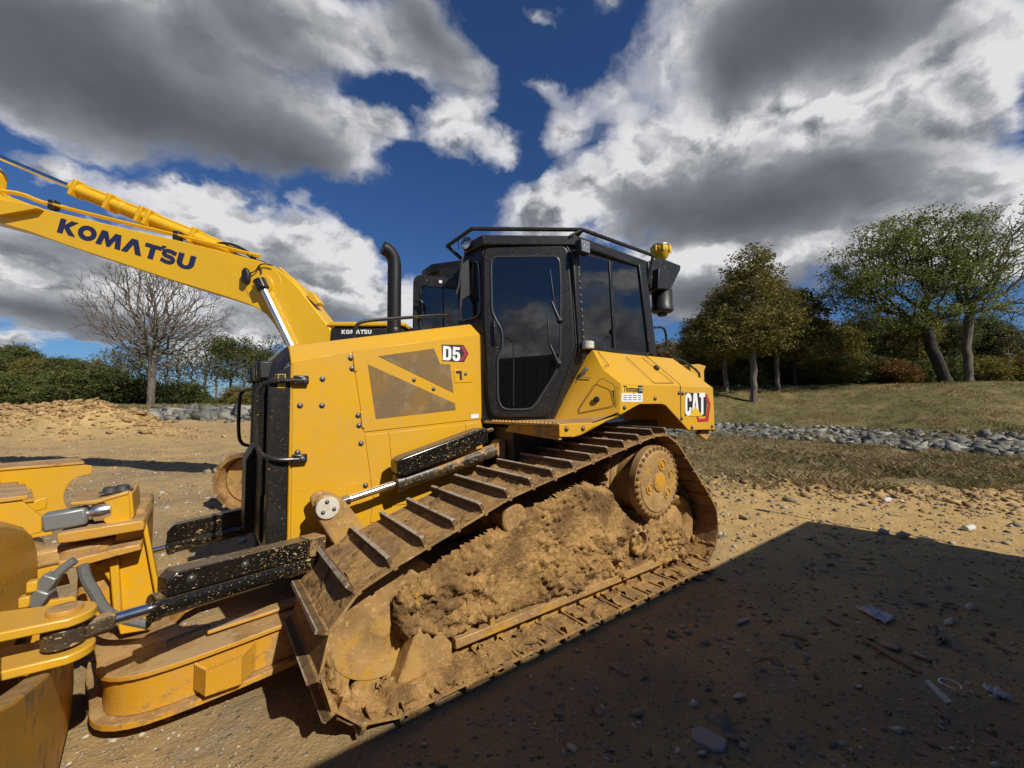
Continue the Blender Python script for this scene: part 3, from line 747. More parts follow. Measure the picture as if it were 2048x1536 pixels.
    for i in range(7):
        x = 1.22 + i * .34 + xo
        wheel('track_roller', (x, .205), fy(2.185), fy(2.42), [(.05, -.02), (.055, -.02), (.06, .0), (.092, .0), (.097, .03), (.08, .035), (.08, .19), (.097, .195), (.097, .235), (.05, .24)], M['yellow_mud'], frame, 20)
    wheel('carrier_roller', (1.62 + xo, .845), fy(2.10), fy(2.42), [(.03, 0), (.085, .0), (.098, .01), (.098, .03), (.075, .05), (.075, .18), (.10, .19), (.10, .3), (.05, .31)], M['yellow_mud'], frame, 20)
    return frame, chain


def mud_bolt():
    b = MB(); b.lathe((0, 0, 0), (0, 0, 1), [(1.5, 0), (1.45, .5), (1.1, .9), (.4, 1.1)], 8)
    o = b.build('bolt', M['mud'], None); me = o.data; bpy.data.objects.remove(o); return me
MUDBOLT = mud_bolt()
frame_near, chain_near = build_track(True, 0.0)
frame_far, chain_far = build_track(False, 0.0)


# ---- lumpy mud packed over the near roller frame and the lower links
def clods(x, z, s, seed):
    p = Vector((x * s + seed, z * s, seed * .37)); dd, _ = noise.voronoi(p)
    return max(0.0, 0.62 - dd[0]) * min(1.0, (dd[1] - dd[0]) * 3.2)


def mud_bank(name, poly, ybase, depth, parent, step=.0095, lump=1.0, edge=.05):
    """heap of clods: polygon in (x,z); grows towards -y from ybase"""
    P = np.array(poly); x0, z0 = P.min(0) - .01; x1, z1 = P.max(0) + .01
    nx = int((x1 - x0) / step) + 1; nz = int((z1 - z0) / step) + 1
    xs = np.linspace(x0, x1, nx); zs = np.linspace(z0, z1, nz); X, Z = np.meshgrid(xs, zs, indexing='ij')
    wx = X + (fbm2(X, Z, 9, 3) - .5) * .07 + (fbm2(X, Z, 34, 13) - .5) * .03; wz = Z + (fbm2(X, Z, 9, 4) - .5) * .07 + (fbm2(X, Z, 34, 14) - .5) * .03
    # signed distance to polygon edges
    dist = np.full(X.shape, 1e9); inside = np.zeros(X.shape, bool); n = len(P)
    for i in range(n):
        a, b = P[i], P[(i + 1) % n]; ab = b - a
        t = np.clip(((wx - a[0]) * ab[0] + (wz - a[1]) * ab[1]) / (ab @ ab), 0, 1)
        dist = np.minimum(dist, np.hypot(wx - a[0] - t * ab[0], wz - a[1] - t * ab[1]))
        c = ((a[1] > wz) != (b[1] > wz)) & (wx < (b[0] - a[0]) * (wz - a[1]) / (b[1] - a[1] + 1e-12) + a[0]); inside ^= c
    keep = inside
    prof = sstep(np.where(inside, dist, 0), 0, edge)
    Y = np.zeros(X.shape)
    sm = sstep(fbm2(X, Z, 4.0, 21), .50, .60)          # smeared, flatter stretches
    for i in range(nx):
        for j in range(nz):
            if keep[i, j]:
                x, z = X[i, j], Z[i, j]
                Y[i, j] = (clods(x, z, 8, 3) * .085 + clods(x, z, 17, 2) * .060 + clods(x, z, 34, 5) * .040 + clods(x, z, 70, 7) * .018) * (1 - .82 * sm[i, j])
    Y = ybase - prof * depth * (.45 + .9 * fbm2(X, Z, 4, 12)) - (Y + (fbm2(X, Z, 45, 15) - .5) * .014) * lump * sstep(np.where(inside, dist, 0), 0, .02)
    idx = -np.ones(X.shape, int); k = np.argwhere(keep); idx[keep] = np.arange(len(k))
    vs = np.stack([X[keep], Y[keep], Z[keep]], 1)
    q = keep[:-1, :-1] & keep[1:, :-1] & keep[:-1, 1:] & keep[1:, 1:]; ii = np.argwhere(q)
    fs = np.stack([idx[ii[:, 0], ii[:, 1]], idx[ii[:, 0] + 1, ii[:, 1]], idx[ii[:, 0] + 1, ii[:, 1] + 1], idx[ii[:, 0], ii[:, 1] + 1]], 1)
    o = np_mesh(name, vs, fs, M['mud'], parent, smooth=True)
    return o


Y2 = atY(2.12)
pz = lambda L, f=Y2: [(f(*p).x, f(*p).z) for p in L]
mud_bank('packed_mud', pz([(793, 1200), (830, 1160), (880, 1128), (950, 1085), (1010, 1050), (1060, 1020), (1120, 985), (1180, 965), (1215, 975), (1262, 1030), (1300, 1045), (1350, 1040), (1380, 1075), (1378, 1120), (1330, 1130),
                              (1240, 1160), (1140, 1192), (1010, 1238), (940, 1262), (905, 1290), (850, 1275), (800, 1290), (788, 1250)]), 2.165, .07, frame_near)
mud_bank('lower_mud', pz([(690, 1420), (760, 1395), (850, 1350), (960, 1312), (1100, 1258), (1250, 1195), (1345, 1150), (1400, 1115), (1425, 1135), (1340, 1180), (1200, 1240), (1080, 1290), (960, 1345), (860, 1390), (760, 1440), (700, 1462)], atY(2.05)), 2.16, .165, frame_near, edge=.045)
mud_bank('idler_mud', [(.56, .06), (.66, .03), (.9, .02), (1.2, .03), (1.2, .14), (1.0, .12), (.80, .10), (.66, .15), (.585, .21), (.53, .35), (.50, .50), (.455, .44), (.46, .26)], 2.14, .10, frame_near, edge=.05)
# loose mud strings hanging between the lower links
# chain guide at the front of the frame
g = [(833, 1262), (862, 1240), (905, 1288), (905, 1352), (860, 1372), (800, 1402), (786, 1392), (803, 1350)]
MB().prism([atY(2.10)(*p) for p in g], (0, .10, 0)).build('chain_guide', M['yellow_mud'], frame_near, 0.012)
for pts in ([(935, 1140), (948, 1140), (948, 1235), (935, 1265)], [(982, 1150), (990, 1150), (990, 1262), (980, 1262)]):
    MB().prism([atY(2.09)(*p) for p in pts], (0, .06, 0)).build('frame_rib', M['yellow_mud'], frame_near, 0.006)
r0, r1 = atY(2.085)(912, 1300), atY(2.085)(1345, 1121)
MB().prism([r0, r1, r1 + V(0, 0, .055), r0 + V(0, 0, .055)], (0, .10, 0)).build('frame_rail', M['yellow_mud'], frame_near, 0.006)
# pivot boss near the back
c = atY(2.07)(1281, 1082)
MB().lathe(c, (0, -1, 0), [(.115, -.12), (.115, .0), (.098, .008), (.075, .008), (.068, -.03), (.03, -.032)], 28).build('pivot_boss', M['yellow_mud'], frame_near, 0.004)
for a in range(10): b = bolt(c + V(.105 * math.cos(a * .628), -.006, .105 * math.sin(a * .628)), (0, -1, 0), frame_near, .011); b.data = MUDBOLT

# ---- main frame under the hood and between the tracks
MB().box(.62, 3.95, 2.97, 3.79, .50, 1.36).build('main_frame', M['yellow_mud'], dz, 0.01)
MB().box(1.95, 3.9, 2.55, 2.97, 1.05, 1.40).build('belly_housing', M['rubber'], dz, 0.01)
bz = MB().box(2.9, 3.2, 2.45, 4.31, .78, 1.08); bz.build('axle_housing', M['yellow_mud'], dz, 0.02)

# ---- hood
H = atY(HS); HP = atY(HS - .006)
zt_f, zt_r = H(583, 722).z, H(955, 668).z
xf, xr = .432, 1.87
ct_f, ct_r = atY(HS + .11)(583, 690).z, atY(HS + .11)(965, 650).z
ring = lambda x, zs, zt: [V(x, HS, .70), V(x, HS, zs), V(x, HS + .11, zt), V(x, 2 * YC - HS - .11, zt), V(x, 2 * YC - HS, zs), V(x, 2 * YC - HS, .70)]
hood = MB().loft(ring(xf, zt_f - .006, ct_f - .006), ring(xr, zt_r + .01, ct_r + .008)).build('hood', M['yellow'], dz, 0.008)
pn = lambda pts, name, th=.0055, mt='yellow': MB().prism([H(*p) for p in pts], (0, -th, 0)).build(name, M[mt], hood, 0.0025)
pn([(586, 724.5), (699, 703), (711, 790), (724, 869), (741, 985), (716, 1000), (700, 1095), (580.5, 1095)], 'front_side_panel')
edoor = pn([(703.5, 702), (958, 669), (961, 745), (963, 837.5), (728, 864)], 'engine_door')
pn([(729.5, 870), (774, 865.5), (786, 985), (746, 996)], 'lower_side_panel')
pn([(777.5, 865), (928, 848.5), (928, 1000), (790, 1010)], 'lower_rear_panel')
pn([(931, 848), (966, 844), (968, 1000), (931, 1000)], 'lower_corner_panel')
pn([(745, 1000), (784, 990), (786, 1040), (740, 1045)], 'lower_patch_panel')
# perforated screens in the engine door
S1 = [(756.7, 712.3), (867.4, 697), (880.4, 727.6), (900, 728.6), (907, 785.6)]
S2 = [(735.6, 728.6), (909.7, 806.7), (911.4, 819.7), (751.8, 837.7)]
for S in (S1, S2): MB().prism([atY(HS - .0058)(*p) for p in S], (0, -.0025, 0)).build('perforated_screen', M['screen'], edoor)
for p in ((828, 760), (867, 778)): bolt(HP(*p), (0, -1, 0), edoor, .011)
# rear corner panel turning out to the cab
cr = [V(1.873, HS - .002, 1.0), V(1.873, HS - .002, zt_r + .015), V(1.90, HS + .10, ct_r + .012), V(1.985, HS + .06, ct_r - .02), V(1.955, HS - .05, zt_r - .03), V(1.945, HS - .05, 1.0)]
MB().add([H(966, 842), H(958, 669), atY(HS + .11)(966, 650), atY(HS + .06)(976, 652), atY(HS - .05)(984, 680), atY(HS - .05)(988, 842),
          H(966, 842) + V(.1, .2, 0), H(958, 669) + V(.1, .2, 0), atY(HS + .11)(966, 650) + V(.1, .2, 0), atY(HS - .05)(988, 842) + V(.05, .2, 0)],
         [(0, 1, 4, 5), (1, 2, 3, 4), (0, 6, 7, 1), (1, 7, 8, 2), (5, 4, 9)]).build('hood_corner_panel', M['yellow'], hood, 0.004)
for p in [(602, 757), (645, 758), (600, 811), (644, 811), (595, 905), (701, 716), (704, 737), (716, 831), (718, 851), (722, 887), (731, 971)]: bolt(HP(*p), (0, -1, 0), hood, .0125)
# hinges
for q in ([(706, 710), (713, 710), (715, 743), (709, 743)], [(721, 823), (727, 823), (730, 856), (724, 856)]):
    MB().prism([atY(HS - .0058)(*p) for p in q], (0, -.006, 0)).build('hinge', M['yellow'], edoor, 0.002)
# latch
lt = MB().prism([atY(HS - .0058)(*p) for p in [(907, 740), (943, 738), (945, 764), (909, 766)]], (0, -.004, 0)).build('latch', M['yellow'], edoor, 0.002)
MB().prism([atY(HS - .0099)(*p) for p in [(912, 742), (923, 741.5), (924, 760), (920, 760), (919, 747), (912.5, 747)]], (0, -.002, 0)).build('latch_slot', M['ink'], lt)
bolt(atY(HS - .010)(931, 748), (0, -1, 0), lt, .010)
# D5 decal
DQ = atY(HS - .0065)
flat = lambda pts, f, nm, mt, par, th=.0012: MB().prism([f(*p) for p in pts], (0, -th, 0)).build(nm, M[mt], par)
dec = flat([(883, 689), (927, 690), (937, 707), (928, 724), (885, 722)], DQ, 'model_decal', 'ink', edoor)
flat([(921, 692.5), (926, 692.5), (934.5, 707), (926, 721.5), (913, 721.5), (913, 719), (922, 718), (929, 707), (922, 696)], atY(HS - .008), 'decal_chevron', 'red', dec)
o0 = atY(HS - .0085)(885.5, 720); ex = atY(HS - .0085)(920, 722.5) - o0; ey = atY(HS - .0085)(886, 691.5) - o0; ex.y = 0; ey.y = 0
word('D5', o0, ex, ey, M['white'], dec, .06)
flat([(942, 829), (957, 827.5), (957, 835.5), (942, 837)], DQ, 'white_label', 'white', edoor)
# stencilled number on the corner panel
fc = bpy.data.curves.new('stencil', 'FONT'); fc.body = '1\n0\n3\n3\n1\n5'; fc.align_x = 'CENTER'; fc.size = .085; fc.space_line = .98; fc.extrude = .0008
tmp = bpy.data.objects.new('tmp', fc); col.objects.link(tmp)
me = bpy.data.meshes.new_from_object(tmp.evaluated_get(bpy.context.evaluated_depsgraph_get())); bpy.data.objects.remove(tmp)
pa, pb = H(958, 669), atY(HS - .05)(984, 680); pd_ = H(966, 842)
en = Vector((pb.x - pa.x, pb.y - pa.y, 0)).normalized(); nn = Vector((en.y, -en.x, 0))
top = (H(961, 690) + atY(HS - .05)(985, 695)) / 2 + nn * .006
mx = Matrix((en, Vector((0.0, 0, 1)), nn)).transposed().to_4x4(); mx.translation = top - V(0, 0, .10)
me.transform(mx); me.name = 'stencilled_number'; me.materials.clear(); me.materials.append(M['ink'])
o = bpy.data.objects.new('stencilled_number', me); col.objects.link(o); put(o, hood)
# black handrail on the hood and exhaust
hr = MB(); yr = HS + .16; q = [(707, 672), (712, 652), (722, 643), (760, 639), (830, 634), (890, 629.5), (899, 633), (903, 655)]
hr.tube([atY(yr)(*p) for p in q], .013, 10, 2); hr.build('hood_handrail', M['black'], dz)
e0 = atY(3.40)(788, 665); e1 = atY(3.40)(789, 540)
ex_ = MB(); rr = .058
ex_.tube([e0 - V(0, 0, .25), e0, e1, e1 + V(0, 0, .06), e1 + V(-.015, 0, .115), e1 + V(-.06, 0, .16), e1 + V(-.105, 0, .172)], rr, 24, 1)
ex_.lathe(e0 - V(0, 0, .02), (0, 0, 1), [(.064, 0), (.066, .02), (.066, .05), (.06, .06)], 24)
ex_.build('exhaust_stack', M['exhaust'], dz, smooth=40)

# ---- radiator guard
gx0, gx1 = .318, .430
rgd = MB().loft([V(gx0, HS + .004, .66), V(gx0, HS + .004, 1.74), V(gx1, HS + .004, 1.84), V(gx1, HS + .004, .66)], [V(gx0, 2 * YC - HS - .004, .66), V(gx0, 2 * YC - HS - .004, 1.74), V(gx1, 2 * YC - HS - .004, 1.84), V(gx1, 2 * YC - HS - .004, .66)]).build('radiator_guard', M['black'], dz, 0.006)
cap = MB().loft([V(.33, HS + .02, 1.745), V(gx1 - .002, HS + .004, 1.845), V(gx1 - .002, HS + .11, ct_f - .008), V(.345, HS + .14, 1.86)], [mir(p) for p in (V(.33, HS + .02, 1.745), V(gx1 - .002, HS + .004, 1.845), V(gx1 - .002, HS + .11, ct_f - .008), V(.345, HS + .14, 1.86))])
cap.build('guard_cap', M['black'], rgd, 0.004)
gr = MB()
for k in range(46):
    z = 1.02 + k * .0155; gr.box(.300, .3185, HS + .10, 2 * YC - HS - .10, z, z + .006)
for k in range(36):
    y = HS + .10 + k * .0232; gr.box(.302, .3180, y, y + .006, 1.02, 1.73)
gr.build('grille', M['rubber'], rgd, smooth=0)
MB().prism([V(.30, HS + .16, .74), V(.30, HS + .16, 1.24), V(.317, HS + .16, 1.31), V(.317, HS + .16, .70)], (0, .72, 0)).build('lower_guard_plate', M['cabblack'], rgd, 0.006)
MB().prism([V(.245, 3.34, .72), V(.245, 3.34, 1.20), V(.30, 3.34, 1.30), V(.316, 3.34, 1.30), V(.316, 3.34, .72)], (0, .30, 0)).build('crank_guard', M['cabblack'], rgd, 0.006)
def grab(pts, parent, f): MB().tube([f(p) for p in pts], .0135, 10, 2).build('grab_handle', M['black'], parent)
gp = [V(.50, HS - .03, 1.735), V(.36, HS - .03, 1.73), V(.27, HS + .03, 1.70), V(.262, HS + .05, 1.6), V(.262, HS + .05, 1.38), V(.28, HS + .03, 1.28), V(.36, HS - .03, 1.245), V(.50, HS - .03, 1.245)]
grab(gp, rgd, lambda p: p); grab([p + V(-.03, -.1, -.02) for p in gp], rgd, mir)
for p in (V(.50, HS - .03, 1.735), V(.50, HS - .03, 1.245)):
    MB().box(p.x - .055, p.x + .03, HS - .042, HS - .006, p.z - .028, p.z + .028).build('handle_bracket', M['black'], rgd, 0.008); bolt(p + V(.0, -.012, 0), (0, -1, 0), rgd, .012)
st = flat([(556, 748), (571.5, 748), (571, 776), (555, 776)], atY(HS + .0035), 'warning_label', 'labelyellow', rgd, .001)
flat([(557.5, 749), (570, 749), (569.5, 757), (557, 757)], atY(HS + .0022), 'label_pictogram', 'ink', st, .0005)
flat([(560, 763.5), (568, 763), (569, 766), (560, 766.5)], atY(HS + .0022), 'label_pictogram', 'ink', st, .0005)
for yy in (3.04, 3.20, 3.56, 3.72):
    lm = MB().box(.27, .36, yy - .055, yy + .055, 1.74, 1.86).build('work_lamp', M['rubber'], rgd, 0.015)
    MB().box(.266, .2695, yy - .042, yy + .042, 1.755, 1.845).build('lamp_lens', M['glass'], lm, 0.003)
    MB().bar((.33, yy, 1.70), (.33, yy, 1.745), .03, .05, (1, 0, 0)).build('lamp_bracket', M['rubber'], lm)

# ---- lift cylinders, yokes
def lift(side):
    f = (lambda m: m) if side == 0 else (lambda m: m.mirror())
    b0 = at(655, 1013, 'y', 2.70); b1 = at(1000, 897, 'y', 2.72); d = (b1 - b0).normalized()
    s0 = at(800, 966, 'y', 2.705); s0 = b0 + d * ((s0 - b0).dot(d))
    lc = f(MB().lathe(s0, d, [(.050, -.035), (.062, -.03), (.062, .025), (.054, .03), (.052, (b1 - s0).length - .02)], 26)).build('lift_cylinder', M['black_mud2'], dz, 0.003)
    f(MB().cyl(b0 + d * .06, s0, .024)).build('piston_rod', M['chrome'], lc)
    f(MB().cyl(b0 + d * .02, b0 + d * .13, .032)).build('rod_end', M['black_mud2'], lc)
    f(MB().lathe(b1 + V(0, .05, 0), (0, -1, 0), [(.075, 0), (.075, .10), (.05, .105), (.02, .105)], 20)).build('cylinder_eye', M['yellow_mud'], lc, 0.004)
    G = atY(2.615)
    gd = MB().prism([G(*p) for p in [(794, 924), (806, 915), (960, 858), (975, 856), (979, 884), (900, 918), (812, 951), (796, 950)]], (0, .13, 0))
    f(gd).build('cylinder_guard', M['black_mud'], lc, 0.012)
    f(MB().tube([G(975, 864) + V(0, .05, 0), G(992, 860) + V(0, .05, 0)], .016, 10)).build('guard_pin', M['black_mud2'], lc)
    yk = [(629, 1005), (640, 993), (655, 989), (672, 992), (690, 1002), (742, 1068), (735, 1110), (690, 1112), (665, 1085), (640, 1045)]
    yo = f(MB().prism([atY(2.62)(*p) for p in yk], (0, .035, 0)).prism([atY(2.62)(*p) + V(0, .12, 0) for p in yk], (0, .035, 0))).build('lift_yoke', M['yellow_mud'], dz, 0.01)
    cp = atY(2.618)(655, 1015)
    f(MB().lathe(cp, (0, -1, 0), [(.066, -.02), (.066, .012), (.060, .014), (.02, .0142)], 32)).build('pin_cap', M['capwhite'], yo, 0.002)
    if side == 0:
        for a in (100, 220, 340): bolt(cp + V(.036 * math.cos(math.radians(a)), -.014, .036 * math.sin(math.radians(a))), (0, -1, 0), yo, .0085)
lift(0); lift(1)

# ---- C-frame (push arms meeting in front) with step
def cframe():
    out = [V(1.3, 2.645, 0), V(.55, 2.635, 0), V(.1, 2.62, 0), V(-.14, 2.635, 0), V(-.24, 2.67, 0), V(-.315, 2.735, 0), V(-.35, 2.82, 0), V(-.36, 2.92, 0), V(-.42, 3.2, 0), V(-.44, YC, 0)]
    inn = [V(1.3, 2.90, 0), V(.4, 2.90, 0), V(.05, 2.93, 0), V(-.06, 3.0, 0), V(-.12, 3.15, 0), V(-.14, YC, 0)]
    for _ in range(1):
        q = [out[0]]
        for a, b in zip(out, out[1:]): q += [a * .75 + b * .25, a * .25 + b * .75]
        out = q + [out[-1]]
    zt = lambda p: .315 + .085 * max(p.x, -.5); zb = lambda p: .135 + .07 * p.x
    loop = out + inn[::-1]
    lift_ = lambda L, z, off=0: [V(p.x, p.y - off, z(p)) for p in L]
    res = []
    for side in (0, 1):
        f = (lambda m: m) if side == 0 else (lambda m: m.mirror())
        a = MB().loft([V(p.x, p.y, zb(p)) for p in loop], [V(p.x, p.y, zt(p)) for p in loop])
        arm = f(a).build('push_arm', M['yellow_low'], dz, 0.004); res.append(arm)
        def off(L, d):
            r = []
            for i, p in enumerate(L):
                t = (L[min(i + 1, len(L) - 1)] - L[max(i - 1, 0)]).normalized(); n_ = V(t.y, -t.x, 0)
                r.append(p - n_ * d)
            return r
        of = off(out, .028); lo = of + inn[::-1]
        tp = MB().loft([V(p.x, p.y, zt(p) + .001) for p in lo], [V(p.x, p.y, zt(p) + .024) for p in lo]); f(tp).build('arm_top_flange', M['yellow_low'], arm, 0.003)
        of = off(out, .048); lo = of + inn[::-1]
        tp = MB().loft([V(p.x, p.y, zb(p) - .03) for p in lo], [V(p.x, p.y, zb(p) - .001) for p in lo]); f(tp).build('arm_bottom_flange', M['yellow_low'], arm, 0.003)
    arm = res[0]
    # folded step with a serrated rim, standing off the arm
    pl = [V(.0, 2.615, 0), V(.045, 2.515, 0), V(.19, 2.515, 0), V(.26, 2.615, 0)]; zs, zl = .30, .175
    sm = MB(); th = .008
    for a, b in zip(pl, pl[1:]):
        n_ = int((b - a).length / .017); d = (b - a) / n_; t = V(-(b - a).y, (b - a).x, 0).normalized() * th; topz = []
        poly = [V(a.x, a.y, zl + .07 * a.x)]
        for k in range(n_): p = a + d * k; poly += [V(p.x, p.y, zs + .09 * p.x), V(p.x + d.x * .5, p.y + d.y * .5, zs + .09 * p.x - .012)]
        poly = [V(a.x, a.y, zl)] + poly[1:] + [V(b.x, b.y, zs + .09 * b.x), V(b.x, b.y, zl)]
        sm.prism(poly, t)
    sm.build('boarding_step', M['yellow_low'], arm)
    # hose clamp rail on the arm top
    MB().prism([V(.05, 2.74, .362), V(.55, 2.74, .392), V(.55, 2.74, .412), V(.05, 2.74, .382)], (0, .09, 0)).build('hose_cover', M['yellow_low'], arm, 0.006)
    MB().tube([V(-.12, 2.80, .355), V(.06, 2.79, .385)], .014, 10).build('conduit_hose', M['hose'], arm)
    return arm
arm = cframe()


# ---- angle cylinders
def angle_cyl(p_back, p_mid, p_front, far=False):
    d = (p_front - p_back).normalized(); L = (p_mid - p_back).length
    m = MB().lathe(p_back, d, [(.030, -.02), (.052, -.01), (.052, L - .03), (.058, L - .03), (.058, L), (.03, L + .004)], 26)
    cy = m.build('angle_cylinder', M['black_mud'], dz, 0.002)
    MB().cyl(p_back + d * L, p_front - d * .02, .025).build('piston_rod', M['chrome'], cy)
    n = V(-d.y, d.x, 0).normalized() * (1 if -d.y * 1 > 0 else 1)
    return cy, d
b0 = at(640, 1118, 'y', 2.66); b2 = at(128, 1268, 'y', 2.24)
def on_line(a, b, px):
    lo, hi = 0.0, 1.0
    for _ in range(40):
        m_ = (lo + hi) / 2; p = a.lerp(b, m_) - CAM; x = 1024 + F_PX * p.dot(RGT) / p.dot(FWD)
        if x > px: lo = m_
        else: hi = m_
    return a.lerp(b, lo)
mid = on_line(b0, b2, 301)
cy, d = angle_cyl(b0, mid, b2)
jn = on_line(b0, b2, 606); k0 = on_line(b0, b2, 322)
u_ = V(0, 0, 1); sidev = V(d.y, -d.x, 0).normalized(); sidev = sidev if sidev.y < 0 else -sidev
def slab(a, b, z0a, z1a, z0b, z1b, w, cham=0):
    A = [a + u_ * z0a, b + u_ * z0b, b + u_ * (z1b - cham), b.lerp(a, cham / max((b - a).length, .01)) + u_ * z1b, a + u_ * z1a]
    return MB().prism([p + sidev * w for p in A], -sidev * 2 * w)
slab(jn, k0, .045, .145, .045, .145, .050, .035).build('cylinder_guard', M['black_mud'], cy, 0.008)
slab(on_line(b0, b2, 652), jn + d * -.008, .030, .150, .045, .147, .054).build('guard_end', M['black_mud2'], cy, 0.008)
for px in (371, 478):
    p = on_line(b0, b2, px) + u_ * .10 + sidev * .050; bolt(p, sidev, cy, .012)
# rod eye on the blade bracket
MB().lathe(b2 - u_ * .035, u_, [(.06, 0), (.06, .07)], 24).build('rod_eye', M['black_mud2'], cy, 0.006)
MB().bar(b2 - d * .03, b2 - d * .14, .06, .06).build('rod_head', M['black_mud2'], cy, 0.012)
f0, f1, f2 = at(512, 1050, 'y', 3.95), at(335, 1095, 'y', 4.02), at(275, 1110, 'y', 4.05)
cy2, d = angle_cyl(f0, f1, f2)
sidev = V(d.y, -d.x, 0).normalized(); sidev = sidev if sidev.y < 0 else -sidev
slab(f0, f1, .045, .165, .045, .165, .045, .04).build('cylinder_guard', M['black_mud'], cy2, 0.008)
bolt(f0.lerp(f1, .5) + u_ * .105 + sidev * .046, sidev, cy2, .013)

# ---- tower on the C-frame nose, with ball and tilt link
TWY = atY(2.98)
def tw(pts, y, dep, name, par, mt='yellow', bv=.006): return MB().prism([atY(y)(*p) for p in pts], (0, dep, 0)).build(name, M[mt], par, bv)
tower = tw([(176, 1127), (195, 1128), (212, 1121), (222, 1112), (228, 1085), (236, 1040), (285, 1042), (298, 1090), (316, 1180), (300, 1260), (240, 1270), (226, 1222), (220, 1165), (206, 1145)], 3.03, .05, 'tower', dz)
for pts in ([(218, 1120), (236, 1115), (243, 1225), (226, 1228)], [(283, 1045), (292, 1042), (322, 1190), (310, 1192)]):
    tw(pts, 2.985, .045, 'tower_rib', tower)
tw([(113, 1069), (150, 1062), (285, 1041), (289, 1048), (288, 1060), (150, 1084), (114, 1088)], 2.90, .50, 'tower_plate', tower, 'yellow_low')
tw([(116, 1123), (150, 1119), (222, 1100), (280, 1088), (283, 1100), (222, 1116), (150, 1137), (117, 1136)], 2.90, .50, 'tower_plate', tower, 'yellow_low')
tw([(198, 1001), (252, 983), (258, 985), (262, 1046), (214, 1052), (205, 1040), (215, 1025), (212, 1008)], 2.96, .06, 'tower_clevis', tower)
tw([(139, 1005), (198, 999), (256, 983), (258, 989), (200, 1006), (190, 1009), (140, 1012)], 2.955, .36, 'clevis_top_plate', tower, 'yellow_low')
tw([(255, 984), (264, 986), (268, 1030), (262, 1045)], 2.97, .30, 'clevis_back', tower)
MB().box(-.50, -.24, 3.09, 3.60, .42, 1.00).build('tower_core', M['yellow_low'], tower, .02)
p = atY(3.06)(175, 1095); MB().lathe(p - V(0, 0, .05), u_, [(.03, 0), (.10, .012), (.115, .03), (.115, .07), (.10, .09), (.05, .10)], 24).build('ball_cap', M['yellow_mud'], tower, 0.004)
MB().bar(p + V(-.02, -.02, 0), p + V(-.22, -.05, -.01), .09, .09).build('ball_stud', M['yellow_mud'], tower, 0.02)
ta, tb, tc = atY(2.99)(88, 1045), atY(2.99)(177, 1028), atY(2.99)(213, 1020)
MB().bar(ta, tb, .095, .085).build('tilt_link', M['grey'], tower, 0.012)
MB().lathe(tb, tc - tb, [(.03, 0), (.032, .012), (.045, .02), (.05, .05), (.042, .085), (.02, .10)], 20).build('tilt_ball', M['chrome'], tower)
for px, py in ((172, 1056), (221, 984), (245, 980)): bolt(atY(3.04)(px, py), (0, 0, 1), tower, .03)

